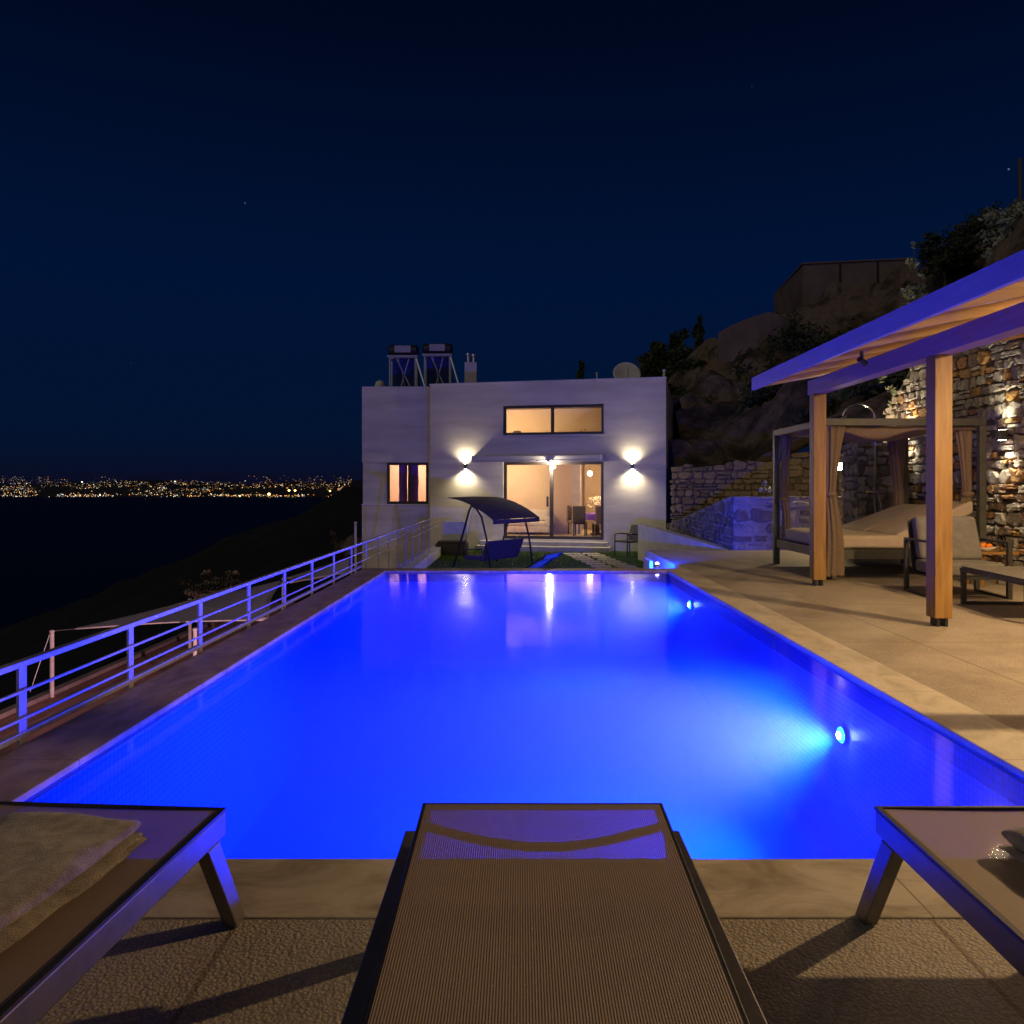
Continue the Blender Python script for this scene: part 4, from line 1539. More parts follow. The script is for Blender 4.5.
# low planter wall: front face Y = 15.6, side face X = 4.2
t = thing('planter_wall', 'low stone terrace wall with a sloping side lit blue beside the patio', 'stone wall', (5, 16, 0))
LX = at(733.5, 0, 15.6).x
lz = at(0, 496.5, 15.6).z
m = stones(MB(), lambda u, z, d: (LX + u, 15.6 - d, z), SX - LX, lambda u: lz, 31, cw=(.18, .5), dep=.04, gap=.03)
def side_top(u):     # u from the corner to the back
    return GZ + (lz - GZ) * 1.0 - (lz - .21) * (u / 7.0) - GZ
m.build('stonework', 'rubble_pale', t)
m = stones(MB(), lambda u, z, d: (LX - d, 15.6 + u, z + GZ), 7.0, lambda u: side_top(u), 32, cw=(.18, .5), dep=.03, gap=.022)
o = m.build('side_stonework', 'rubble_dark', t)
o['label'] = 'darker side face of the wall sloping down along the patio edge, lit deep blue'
m = MB()
m.box(LX + .004, SX, 15.604, 15.95, GZ, lz - .01)
m.hexa([(LX + .004, 15.95, GZ), (LX + .4, 15.95, GZ), (LX + .4, 22.6, GZ), (LX + .004, 22.6, GZ)],
       [(LX + .004, 15.95, lz - .02), (LX + .4, 15.95, lz - .02), (LX + .4, 22.6, .18), (LX + .004, 22.6, .18)])
m.build('mortar_core', 'mortar_pale', t)
m = MB()
m.hexa([(LX + .4, 15.95, GZ), (9.5, 15.95, GZ), (9.5, 23.5, GZ), (LX + .4, 22.6, GZ)],
       [(LX + .4, 15.95, lz - .06), (9.5, 15.95, lz + .1), (9.5, 23.5, .9), (LX + .4, 22.6, .12)])
struct(m.build('planting_bed', 'hill'))

# white sloping wall by the house corner
a, b = at(642, 0, 21.5), at(736, 0, 15.75)
za, zb = at(0, 523.5, 21.5).z, -.03
d = Vector((b.x - a.x, b.y - a.y, 0)).normalized(); s = Vector((-d.y, d.x, 0)) * .12
m = MB().hexa([(a.x - s.x, a.y - s.y, GZ), (b.x - s.x, b.y - s.y, GZ), (b.x + s.x, b.y + s.y, GZ), (a.x + s.x, a.y + s.y, GZ)],
              [(a.x - s.x, a.y - s.y, za), (b.x - s.x, b.y - s.y, zb), (b.x + s.x, b.y + s.y, zb), (a.x + s.x, a.y + s.y, za)])
tag(m.build('garden_wall', 'white_plaster', bevel=.015), 'low white rendered wall sloping down from the house corner to the patio', 'wall')

# ochre bank wall
A, B = Vector((at(672, 0, 23.2).x, 23.2, 0)), Vector((at(866, 0, 18).x, 18, 0))
d = (B - A).normalized(); nn = Vector((d.y, -d.x, 0))
WB = (B - A).length
t = thing('bank_wall', 'rough ochre stone bank wall behind the low terrace wall', 'stone wall', (A + B) / 2)
tb = lambda u: 2.55 + .30 * u / WB + .08 * math.sin(u * 3) + .05 * math.sin(u * 8)
m = stones(MB(), lambda u, z, dd: tuple(A + d * u + nn * dd + Vector((0, 0, z - .7))), WB, tb, 41, ch=(.12, .3), cw=(.15, .55), dep=.09)
m.build('stonework', 'rubble_ochre', t)
m = MB()
q = [A - nn * .02, B - nn * .02, B - nn * .6, A - nn * .6]
m.hexa([(p.x, p.y, -.8) for p in q], [(q[0].x, q[0].y, 1.78), (q[1].x, q[1].y, 2.0), (q[2].x, q[2].y, 2.0), (q[3].x, q[3].y, 1.78)])
m.build('mortar_core', 'mortar', t)

# ------------------------------------------------------------------ hillside
ctrl = [(4.6, 24, 1.5), (5.5, 26, 2.1), (6.6, 22.5, 1.9), (8.0, 18.6, 2.1), (7.9, 15.5, 2.6), (8.2, 12.0, 4.6), (8.2, 8, 4.8), (8.2, 4, 4.8), (10, 12, 6.0), (10, 6, 6.4),
        (9.5, 20, 3.6), (7.3, 32, 4.6), (9.0, 34, 5.6), (6.5, 36, 4.6), (12, 26, 6.2), (14, 20, 8.2), (18, 14, 11.5), (20, 26, 11.5), (11.0, 40, 7.4), (13, 38, 8.2), (17, 44, 11.2), (22, 44, 12.4),
        (25.6, 40, 15.0), (30, 44, 17), (30, 25, 16), (25, 60, 12), (16.5, 52, 11.0), (13, 56, 9.4), (9.1, 60, 8.0), (5.3, 60, 6.8), (2, 62, 4.2), (-2, 60, 1.0), (-6, 58, -3), (-12, 60, -8), (1, 40, 1.0), (-4, 42, -2.5), (-10, 40, -5), (3.5, 36, 1.5),
        (40, 40, 20), (50, 60, 22), (50, 10, 24), (30, 5, 17), (20, 80, 8), (40, 85, 10), (0, 85, 0)]


def hill_z(x, y):
    sw_, sz = 0, 0
    for (a, b, z) in ctrl:
        d2 = (x - a) ** 2 + (y - b) ** 2 + .3
        w_ = 1 / d2 ** 1.7
        sw_ += w_; sz += w_ * z
    return sz / sw_


def in_house(x, y):
    q = MH.inverted() @ Vector((x, y, 0))
    return (-3.2 < q.x < HW + .25 and -.4 < q.y < 8) or (x < -2 and y < 33)


nx, ny = 190, 250
xs = [-12 + 64 * (i / nx) ** 1.0 for i in range(nx + 1)]
ys = [3 + 84 * (j / ny) for j in range(ny + 1)]
m = MB()
vs, keep = [], []
for y in ys:
    for x in xs:
        z = hill_z(x, y)
        amp = .35 + .6 * min(1, max(0, (y - 22) / 15))
        z += amp * noise.fractal((x * .32, y * .32, 2), 1, 2.1, 6) * 1.1 + amp * .9 * (abs(noise.noise((x * .55, y * .55, 9))) - .2) + amp * .4 * noise.fractal((x * 1.5, y * 1.5, 3), 1, 2, 3)
        vd = noise.voronoi((x * .42, y * .42, z * .30))[0]
        z += amp * 1.0 * min(.5, vd[1] - vd[0]) + amp * .8 * (noise.cell((x * .6, y * .6, z * .5)) - .5) * .5
        vs.append((x + .3 * noise.noise((x, y, 4)), y, z))
fs = []
for j in range(ny):
    for i in range(nx):
        xm, ym = (xs[i] + xs[i + 1]) / 2, (ys[j] + ys[j + 1]) / 2
        if ym < 16.2 and xm < 8.3:
            continue
        lineY = A.y + (xm - A.x) * (B.y - A.y) / (B.x - A.x)
        if xm < 8.6 and ym < lineY + 1.2:
            continue
        if in_house(xm, ym):
            continue
        a = j * (nx + 1) + i
        fs.append((a, a + 1, a + nx + 2, a + nx + 1))
m.add(vs, fs)
struct(m.build('hillside', 'hill', loc=(0, 0, 0)))

# buildings on the ridge
M['old_wall'] = simple('old_wall', (.20, .15, .13), (.14, .105, .09), .9, .8, bump=.4, bscale=6, bdist=.05)
c0, c1 = at(803, 0, 45), at(912, 0, 44)
zt, zb = at(0, 264.5, 45).z, 9.5
t = thing('ridge_building', 'plain flat topped building of pale walls on the hill above the pergola', 'building', (c0.x, 45, zb))
cl = at(779, 0, 50)
m = MB().hexa([(c0.x, 45, zb), (c1.x, 44, zb), (c1.x + 1, 52, zb), (cl.x, 51, zb)], [(c0.x, 45, zt), (c1.x, 44, zt), (c1.x + 1, 52, zt), (cl.x, 51, zt - .3)])
m.build('wall', 'old_wall', t)
for px in (837.5, 872):
    q = at(px, 0, 45); f_ = (q.x - c0.x) / (c1.x - c0.x); yy = 45 - f_
    MB().box(q.x - .05, q.x + .05, yy - .06, yy + .1, zb, zt - .02).build('wall_joint', 'dark_frame', t)
m = MB().hexa([(c0.x - .1, 44.9, zt), (c1.x, 43.9, zt), (c1.x + 1, 52.1, zt), (cl.x, 51, zt - .3)], [(c0.x - .1, 44.9, zt + .08), (c1.x, 43.9, zt + .08), (c1.x + 1, 52.1, zt + .08), (cl.x, 51, zt - .22)])
m.build('roof_edge', 'old_wall', t)
# rounded rampart
pts = []
for k in range(9):
    a = R(200 + 110 * k / 8)
    pts.append((12.0 + 2.3 * math.cos(a), 40 + 2.3 * math.sin(a)))
m = MB()
zt = at(0, 313, 38).z; zb = 5.5
for k in range(8):
    (x0, y0), (x1, y1) = pts[k], pts[k + 1]
    m.hexa([(x0, y0, zb), (x1, y1, zb), (12 + (x1 - 12) * .8, 40 + (y1 - 40) * .8, zb), (12 + (x0 - 12) * .8, 40 + (y0 - 40) * .8, zb)],
           [(x0, y0, zt - .15 * abs(k - 5)), (x1, y1, zt - .15 * abs(k - 4)), (12 + (x1 - 12) * .8, 40 + (y1 - 40) * .8, zt - .15 * abs(k - 4)), (12 + (x0 - 12) * .8, 40 + (y0 - 40) * .8, zt - .15 * abs(k - 5))])
tag(m.build('rampart_wall', 'old_wall'), 'rounded stone rampart on the rocky slope below the ridge building', 'wall')
# dark mast at the picture's edge on the ridge
q = at(1020, 158, 38)
m = MB().tube([(q.x, 38, 12), (q.x, 38, q.z)], .09, 8)
tag(m.build('utility_pole', 'bark'), 'dark wooden pole standing on top of the hill', 'pole')


# ------------------------------------------------------------------ plants
def plant(name, label, cat, base, height, blobs, leaf, mat, n, seed, trunk=.08, group=None, limbs=True):
    rs = random.Random(seed)
    base = Vector(base)
    t = thing(name, label, cat, base, group)
    m = MB()
    pts = [base + Vector((rs.uniform(-.05, .05) * height * .3 * k, rs.uniform(-.05, .05) * height * .3 * k, height * .85 * k / 4)) for k in range(5)]
    pts[0] = base - Vector((0, 0, .25))
    m.tube(pts, [trunk, trunk * .8, trunk * .6, trunk * .42, trunk * .18], 7)
    if limbs:
        for (bx, by, bz, rx, ry, rz) in blobs:
            k = rs.randint(1, 3)
            m.tube([pts[k], pts[k].lerp(base + Vector((bx, by, bz)), .55) + Vector((0, 0, rz * .1)), base + Vector((bx, by, bz))],
                   [trunk * .45, trunk * .28, trunk * .1], 5)
    m.build('trunk', 'bark', t)
    m = MB()
    tot = sum(b[3] * b[4] * b[5] for b in blobs)
    for (bx, by, bz, rx, ry, rz) in blobs:
        nb = int(n * rx * ry * rz / tot)
        # leaf clusters on a shell of sub clumps
        subs = [(rs.gauss(0, .45), rs.gauss(0, .45), rs.gauss(0, .45)) for _ in range(max(4, nb // 40))]
        for i in range(nb):
            s0 = rs.choice(subs)
            c = base + Vector((bx + rx * (s0[0] + rs.gauss(0, .16)), by + ry * (s0[1] + rs.gauss(0, .16)), bz + rz * (s0[2] + rs.gauss(0, .16))))
            l = leaf * rs.uniform(.6, 1.4)
            d1 = Vector((rs.uniform(-1, 1), rs.uniform(-1, 1), rs.uniform(-.7, 1))).normalized()
            d2 = d1.cross(Vector((rs.uniform(-1, 1), rs.uniform(-1, 1), rs.uniform(-1, 1)))).normalized()
            m.add([c - d1 * l, c - d2 * l * .45, c + d1 * l, c + d2 * l * .45], [(0, 1, 2, 3)])
    m.build('crown', mat, t)
    return t


def cypress(label, px, py, Y, h, seed, wd=.7):
    q = at(px, py, Y)
    bl = [(0, 0, h * (.15 + .8 * k / 6), wd * (1 - .12 * k), wd * (1 - .12 * k), h * .14) for k in range(7)]
    plant('cypress_tree', label, 'tree', (q.x, Y, q.z - h), h, bl, .19, 'leaf_dark', 5200, seed, .12, 'dark trees along the ridge', False)


cypress('narrow dark cypress on the ridge, tallest of the row right of the house', 700, 316, 52, 5.5, 1, .6)
cypress('dark cypress on the ridge just right of the house roof', 655, 344, 50, 5.0, 2, 1.0)
cypress('dark bushy cypress on the ridge between the tallest cypress and the house', 676, 330, 54, 5.2, 3, 1.2)
cypress('lone dark treetop behind the house roof left of the satellite dish', 581, 364, 56, 5.0, 4, .7)
for i, (px, py, Y, h, wd_t, lab) in enumerate((
        (648, 352, 46, 4.6, 1.5, 'broad dark evergreen touching the house roof corner, lowest in the tree mass'),
        (664, 335, 47, 5.6, 1.6, 'broad dark evergreen with a double top in the middle of the tree mass'),
        (683, 341, 45, 5.0, 1.5, 'broad dark evergreen at the right end of the tree mass beside the rampart'),
        (672, 376, 40, 4.2, 1.7, 'low dark evergreen in front of the tree mass, beside the house wall'),
        (692, 362, 43, 4.4, 1.4, 'low dark evergreen at the foot of the rounded rampart'))):
    q = at(px, py, Y)
    bl = [(0, 0, h * .82, wd_t * .55, wd_t * .5, h * .16), (.3, 0, h * .6, wd_t * .8, wd_t * .7, h * .2), (-.4, .2, h * .45, wd_t, wd_t * .8, h * .22), (.2, -.2, h * .25, wd_t * .9, wd_t * .9, h * .2)]
    plant('evergreen_tree', lab, 'tree', (q.x, Y, q.z - h), h, bl, .2, 'leaf_dark', 4200, 60 + i, .14, 'dark trees along the ridge')
bush = lambda r, h: [(0, 0, h * .55, r, r, h * .5), (r * .7, .1, h * .4, r * .7, r * .6, h * .4), (-r * .6, -.2, h * .35, r * .7, r * .6, h * .35)]
for i, (px, py, Y, r_, h, lab) in enumerate((
        (800, 322, 36, 1.5, 2.6, 'leafy dark green bush on the slope below the ridge building'),
        (838, 330, 34, 1.3, 2.2, 'round dark bush on the slope right below the ridge building'),
        (772, 372, 30, 1.2, 2.0, 'dark green bush hanging over the rocky slope above the cabana'),
        (758, 350, 38, .9, 1.5, 'small dark bush at the foot of the rounded rampart'),
        (985, 212, 34, 1.2, 2.0, 'low bush on the hilltop near the wooden pole'),
        (945, 235, 36, 1.1, 1.6, 'low bush on the hilltop right of the ridge building'),
        (880, 345, 22, .9, 1.6, 'dark bush behind the pergola roof'),
        (690, 395, 34, 1.2, 1.8, 'dark bush on the slope directly beside the house'),
        (825, 405, 24, .8, 1.2, 'low bush above the bank wall behind the cabana'),
        (1015, 205, 30, 1.0, 1.8, 'pale green bush at the crest of the hill'))):
    q = at(px, py, Y)
    zt = q.z
    zb = max(hill_z(q.x, Y) - .2, zt - h * 1.6)
    hh = max(zt - zb, h)
    plant('hill_bush', lab, 'bush', (q.x, Y, zt - hh), hh, [(a, b, hh - h + c, d_, e_, f_) for a, b, c, d_, e_, f_ in bush(r_, h)], .11, 'leaf_dark' if i != 9 else 'leaf_pale', 2600, 30 + i, .08,
          'bushes on the hillside')
# pale sapling over the pergola roof
q = at(914, 236, 16.2)
zb = 3.0
hh = q.z - zb
bl = [(0, 0, hh - .25, .12, .12, .28), (.05, 0, hh - .75, .20, .2, .32), (-.05, 0, hh - 1.2, .30, .3, .35), (.30, .1, hh - 1.25, .26, .26, .28), (-.2, .1, hh - 1.6, .3, .3, .3)]
plant('sapling', 'slender pale leaved sapling rising over the pergola roof', 'tree', (q.x, 16.2, zb), hh, bl, .055, 'leaf_pale', 420, 77, .03)
# twig with leaves left of the tall stone wall
q = at(895, 385, 15.8)
plant('wall_shrub', 'small pale green shrub on the crest of the tall stone wall', 'shrub', (q.x + .1, 15.9, 2.5), 1.0, [(0, 0, .75, .25, .2, .25), (.2, 0, .55, .25, .2, .2)], .05, 'leaf_pale', 300, 78, .02)
q = at(402, 0, 0)
# bare shrub beyond the railing
q = at(214, 572, 32)
plant('terrace_shrub', 'pale bushy shrub beyond the railing behind the shade sails', 'shrub', (q.x, 32, TZ), q.z - TZ,
      [(0, 0, q.z - TZ - .45, .75, .6, .4), (.9, .2, q.z - TZ - .35, .5, .5, .35), (-.9, 0, q.z - TZ - .6, .5, .5, .3), (.2, -.2, q.z - TZ - .9, 1.0, .6, .4)], .075, 'leaf_olive', 1700, 79, .07)
# small plants on the low wall
for px, lab in ((762, 'small potted weed on top of the low terrace wall, left of the cabana'),):
    q = at(px, 488, 15.9)
    plant('wall_plant', lab, 'plant', (q.x, 15.8, lz - .02), .25, [(0, 0, .16, .10, .08, .12)], .03, 'leaf_pale', 120, 80, .01)

# ------------------------------------------------------------------ shade sails on the lower terrace
def pole(label, px, py, Y, lean=0):
    q = at(px, py, Y)
    m = MB().tube([(q.x + lean, Y, TZ), (q.x, Y, q.z)], .055, 12).lathe((q.x, Y, q.z), [(.07, -.03), (.07, .01), (.03, .03)], 12)
    tag(m.build('sail_pole', 'white_plaster'), label, 'pole', 'poles of the shade sails')
    return q


pA = pole('white steel pole with a guy wire at the outer corner of the shade sail', 52, 631, 22)
pC = pole('white steel pole under the near edge of the shade sail, behind the railing', 195, 629, 22.4)
pB = pole('white steel pole at the back corner of the shade sail, below the pale shrub', 190, 599, 28.1)
pD = pole('white steel pole between the two shade sails', 283, 578.5, 34)
m = MB().tube([pA + Vector((-.05, 0, -.05)), at(30, 692, 21.5)], .012, 6)
m.tube([pA, at(75, 629, 22.8)], .014, 6)
tag(m.build('guy_wire', 'galv'), 'thin steel guy wires at the outer pole of the shade sail', 'wire')


def sail(label, c):
    a, b, cc, d = c
    def fn(u, v):
        # hollow edges
        p = a.lerp(b, u).lerp(d.lerp(cc, u), v)
        ctr = (a + b + cc + d) / 4
        k = .10 * (math.sin(PI * u) * (1 - math.sin(PI * v)) + math.sin(PI * v) * (1 - math.sin(PI * u)))
        p = p.lerp(ctr, k)
        p = p + Vector((0, 0, -.25 * math.sin(PI * u) * math.sin(PI * v)))
        return p
    t = thing('shade_sail', label, 'shade sail', (a + b + cc + d) / 4, 'shade sails on the lower terrace')
    MB().grid(fn, 20, 20).build('cloth', 'sail', t, smooth=True, solid=.006)
    m = MB()
    for e_ in range(4):
        pts = []
        for i in range(21):
            k = i / 20
            pts.append(Vector(fn(*[(k, 0), (1, k), (1 - k, 1), (0, 1 - k)][e_])))
        m.tube(pts, .022, 6)
    m.build('hem', 'white_plaster', t, smooth=True)


sail('broad grey shade sail stretched low beyond the railing, nearest to the camera', (at(75, 629, 22.8), at(268, 620, 23.3), at(284, 580, 33.5), at(190, 600.5, 28)))
sail('smaller grey shade sail behind the broad one, towards the house', (at(290, 583, 33), at(352, 572, 33.5), at(352, 556, 41), at(287, 578, 35)))

t = thing('wall_lamp', 'assumed, unseen lamp under the patio edge lighting the lower terrace with the shade sails', 'wall lamp', (-2.55, 14.0, -3.2))  # assumed lamp, unseen, added to light the sails, poles and terrace floor
MB().box(-2.62, -2.50, 13.9, 14.1, -3.3, -3.1).build('lamp_body', 'galv', t, bevel=.01)
MB().box(-2.64, -2.622, 13.92, 14.08, -3.28, -3.12).build('lens', 'lamp_warm', t)
light('SPOT', 'assumed_terrace_light', (-2.8, 14.0, -3.2), 4200, (1, .46, .56), t, (-12, 24.5, -3.2), .06, 62, .5)

# ------------------------------------------------------------------ pergola
PGX, PGY0, PGY1 = 3.697, 7.01, 9.91
w_ = .158
t = thing('pergola', 'timber pergola with a lean-to plank roof over the patio', 'pergola', (5.2, 7.5, 0))
for Y in (PGY0 - 2.9, PGY0, PGY1):
    p = MB().box(PGX, PGX + w_, Y, Y + w_, .075, 2.43).build('post', 'wood', t, bevel=.006)
    m = MB()
    for dx in (.03, .105):
        m.box(PGX + dx, PGX + dx + .024, Y + .02, Y + w_ - .02, 0, .078)
    m.build('post_foot', 'black_metal', p)
m = MB().box(PGX - .004, PGX + w_ + .004, 3.2, 10.12, 2.432, 2.615)
m.build('beam', 'beam_wood', t, bevel=.005)
pit = .19
FX = 3.06
fz = 2.53
zr = lambda x: fz + .02 + (x - FX) * pit
# rafters
i = 0
y = 10.28
while y > 3.2:
    m = MB().hexa([(FX + .045, y - .07, zr(FX + .045)), (7.15, y - .07, zr(7.15)), (7.15, y, zr(7.15)), (FX + .045, y, zr(FX + .045))],
                  [(FX + .045, y - .07, zr(FX + .045) + .12), (7.15, y - .07, zr(7.15) + .12), (7.15, y, zr(7.15) + .12), (FX + .045, y, zr(FX + .045) + .12)])
    m.build('rafter', 'roof_wood', t)
    y -= .86
m = MB().hexa([(FX + .045, 3.0, zr(FX) + .131), (7.19, 3.0, zr(7.15) + .125), (7.19, 10.40, zr(7.15) + .125), (FX + .045, 10.40, zr(FX) + .131)],
              [(FX + .045, 3.0, zr(FX) + .155), (7.19, 3.0, zr(7.15) + .15), (7.19, 10.40, zr(7.15) + .15), (FX + .045, 10.40, zr(FX) + .155)])
m.build('roof_boarding', 'roof_wood', t)
MB().box(FX, FX + .043, 2.95, 10.42, fz, fz + .17).build('fascia', 'pool_glow_wood', t, bevel=.004)
m = MB().hexa([(FX + .044, 10.30, zr(FX)), (7.18, 10.30, zr(7.15)), (7.18, 10.34, zr(7.15)), (FX + .044, 10.34, zr(FX))],
              [(FX + .044, 10.30, zr(FX) + .13), (7.18, 10.30, zr(7.15) + .122), (7.18, 10.34, zr(7.15) + .122), (FX + .044, 10.34, zr(FX) + .13)])
m.build('end_board', 'roof_wood', t)
# assumed lamps, added under the pergola roof
PERG = (1, .66, .31)
for (x, Y, en, lab) in ((5.6, 4.2, 680, 'assumed small round downlight under the pergola roof, nearest to the camera'),
                        (5.0, 6.35, 52, 'assumed small round downlight under the pergola roof, between the two posts'),
                        (5.3, 8.7, 75, 'assumed small round downlight under the pergola roof, near its far end')):
    z = zr(x) - .03
    t = thing('downlight', lab, 'lamp', (x, Y, z), 'assumed downlights under the pergola roof')  # assumed fixture, added to light patio and posts
    MB().lathe((x, Y, z), [(.055, .0), (.06, .015), (.06, .05), (.03, .055)], 16).build('lamp_body', 'black_metal', t)
    MB().lathe((x, Y, z), [(.03, -.012), (.045, -.008), (.05, -.001)], 16).build('lens', 'lamp_warm', t)
    light('SPOT', 'assumed_downlight_beam', (x, Y, z - .06), en, PERG, t, (x, Y, 0), .06, 166, .35)
    light('POINT', 'assumed_downlight_glow', (x, Y, z - .12), en * .26, PERG, t, radius=.06)  # added point light to brighten the roof underside
# small spotlight fixed to the rafters above the pool edge
q = Vector((3.45, 7.95, zr(3.45) - .02))
tag(MB().tube([q + Vector((0, 0, .02)), q + Vector((0, 0, -.05))], .02, 8).tube([q + Vector((-.03, -.02, -.06)), q + Vector((.05, .03, -.10))], .032, 10).build('spotlight', 'black_metal'),
    'small dark spotlight under the overhanging pergola eave', 'spotlight')

# lamps on the tall stone wall
for px, lab in ((914, 'box wall lamp shining up and down on the stone wall behind the cabana'), (1012, 'box wall lamp shining up and down on the stone wall right of the cabana')):
    Y = SX * F / (px - CX)
    sconce(lab, (SX - .07, Y, at(px, 435, Y).z), (-1, 0, 0), 42, 'wall lamps on the tall stone wall', cone=104)
# flood lamp with the star burst
q = at(844.5, 466.5, 15.4)
t = thing('flood_lamp', 'bright white floodlight on a short post behind the cabana', 'lamp', (q.x, q.y, lz))
MB().tube([(q.x, q.y + .3, lz - .05), (q.x, q.y + .3, q.z - .06)], .02, 8).build('post', 'black_metal', t)
MB().box(q.x - .10, q.x + .10, q.y + .17, q.y + .29, q.z - .08, q.z + .08).build('lamp_body', 'black_metal', t, bevel=.01)
MB().box(q.x - .085, q.x + .085, q.y + .15, q.y + .168, q.z - .065, q.z + .065).build('lens', 'lamp_white', t)
light('POINT', 'flood_glow', (q.x, q.y + .16, q.z + .19), 150, (1, .74, .38), t, radius=.07)

# ------------------------------------------------------------------ shower
sx_ = at(875, 0, 14.1).x
t = thing('outdoor_shower', 'chrome outdoor shower with an arched riser on the stone pillar', 'shower', (sx_, 14.15, .9))
zt = at(0, 420, 14.1).z
rr = 16.5 * 14.1 / F
arc = [(sx_, 14.1, 1.18), (sx_, 14.1, zt - .05)] + [(sx_ - rr + rr * math.cos(a), 14.1, zt + rr * math.sin(a)) for a in [PI * k / 14 for k in range(15)]]
MB().tube(arc, .017, 8).build('riser', 'chrome', t, smooth=True)
hx = sx_ - 2 * rr
m = MB(Matrix.Translation((hx - .06, 14.05, zt + .03)) @ Matrix.Rotation(R(-20), 4, 'Y'))
m.lathe((0, 0, 0), [(.12, -.012), (.12, .008), (.03, .03)], 18)
m.build('shower_head', 'chrome', t)
m = MB().tube([(sx_ - .13, 14.12, 1.17), (sx_ + .13, 14.12, 1.17)], .024, 10)
m.tube([(sx_, 14.14, 1.17), (sx_, 14.245, 1.17)], .02, 8)
for s in (-1, 1):
    m.tube([(sx_ + s * .13, 14.12, 1.17), (sx_ + s * .17, 14.12, 1.17)], .035, 10)
m.build('mixer', 'chrome', t)
hose = [(sx_ + .05, 14.1, 1.15), (sx_ + .12, 14.08, .8), (sx_ + .06, 14.08, .62), (sx_, 14.08, .75), (sx_ - .02, 14.1, 1.1)]
MB().tube(hose, .01, 6).build('hose', 'galv', t, smooth=True)

# ------------------------------------------------------------------ cabana day bed
CBX0, CBX1, CBY0, CBY1 = 4.12, 6.30, 10.62, 12.85
ct = 2.18
t = thing('cabana_bed', 'curtained outdoor day bed in a square metal frame beside the pergola', 'day bed', (5.2, 11.7, 0))
for x in (CBX0, CBX1 - .09):
    for y in (CBY0, CBY1 - .09):
        MB().box(x, x + .09, y, y + .09, 0, ct - .10).build('post', 'cabana_metal', t, bevel=.006)
m = MB()
m.box(CBX0, CBX1, CBY0, CBY0 + .09, ct - .099, ct)
m.box(CBX0, CBX1, CBY1 - .09, CBY1, ct - .099, ct)
m.box(CBX0, CBX0 + .09, CBY0 + .091, CBY1 - .091, ct - .099, ct)
m.box(CBX1 - .09, CBX1, CBY0 + .091, CBY1 - .091, ct - .099, ct)
m.build('top_frame', 'cabana_metal', t, bevel=.006)
m = MB().grid(lambda u, v: (CBX0 + .1 + (CBX1 - CBX0 - .2) * u, CBY0 + .1 + (CBY1 - CBY0 - .2) * v, ct - .05 - .20 * math.sin(PI * u) * (.35 + .65 * math.sin(PI * v)) - .02 * math.sin(v * 20)), 20, 24)
m.build('canopy', 'fabric_tan', t, smooth=True, solid=.008)
m = MB().grid(lambda u, v: (CBX0 + .1 + (CBX1 - CBX0 - .2) * u, CBY0 + .095 + .01 * math.sin(u * 30), ct - .10 - (.05 + .13 * math.sin(PI * min(1, u * 1.6)) ** 2 * (1 if u < .62 else .4)) * v), 30, 3)
m.build('valance', 'fabric_tan', t, smooth=True, solid=.006)
bz = .40
m = MB()
m.box(CBX0 + .02, CBX1 - .02, CBY0 + .02, CBY0 + .06, bz - .13, bz)
m.box(CBX0 + .02, CBX1 - .02, CBY1 - .06, CBY1 - .02, bz - .13, bz)
m.box(CBX0 + .02, CBX0 + .06, CBY0 + .061, CBY1 - .061, bz - .13, bz)
m.box(CBX1 - .06, CBX1 - .02, CBY0 + .061, CBY1 - .061, bz - .13, bz)
m.box(CBX0 + .061, CBX1 - .061, CBY0 + .061, CBY1 - .061, bz - .05, bz - .01)
m.build('bed_frame', 'cabana_metal', t, bevel=.005)
MB().box(CBX0 + .08, CBX1 - .85, CBY0 + .08, CBY1 - .08, bz + .002, bz + .19).build('mattress', 'mattress', t, bevel=.05, seg=3)
# two raised head panels
for k in (0, 1):
    ya, yb = CBY0 + .09 + k * 1.04, CBY0 + 1.10 + k * 1.04
    x0, x1 = CBX1 - 1.15, CBX1 - .12
    za_, zb_ = bz + .12, bz + .62 - .08 * k
    m = MB().hexa([(x0, ya, za_ - .11), (x1, ya, zb_ - .13), (x1, yb, zb_ - .13), (x0, yb, za_ - .11)],
                  [(x0 - .03, ya, za_ + .08), (x1, ya, zb_ + .05), (x1, yb, zb_ + .05), (x0 - .03, yb, za_ + .08)])
    m.build('head_cushion', 'mattress', t, bevel=.04, seg=3)


def post_drape(x, y, dx, dy, tie, name='curtain', fl=1.0, hgt=(.06, 2.06), seed=0):
    """hangs from the frame beside a post, tied at `tie`"""
    def fn(tt):
        z = hgt[1] + (hgt[0] - hgt[1]) * tt
        if z > tie:
            k = (z - tie) / (hgt[1] - tie)
            w = .035 + .075 * k ** 1.6
            off = .055 * k
        else:
            k = (tie - z) / (tie - hgt[0])
            w = .035 + .055 * fl * k ** .7
            off = .03 * math.sin(PI * k) + .05 * k
        return (x + dx * (off + .02), y + dy * (off + .02), max(.05, w * abs(dx) + .025), max(.05, w * abs(dy) + .025))
    o = cloth(name, 'fabric_tan', t, fn, hgt[0], hgt[1], 9, 30, seed=seed)
    MB().lathe((x + dx * .02, y + dy * .02, tie - .03), [(.075, 0), (.09, .03), (.075, .06)], 12).build('tie_band', 'fabric_tan', o)


post_drape(CBX0 + .005, CBY0 - .09, 1, .0, 1.15, seed=1, fl=1.2)
post_drape(CBX0 + .10, CBY1 - .22, .35, -1, 1.05, seed=2, hgt=(.45, 2.06))
post_drape(CBX1 - .16, CBY1 - .14, -1, -.2, .9, seed=3, hgt=(.65, 2.06))
post_drape(CBX1 - .15, CBY0 + .16, -.7, .5, 1.15, seed=4, hgt=(.45, 2.06))

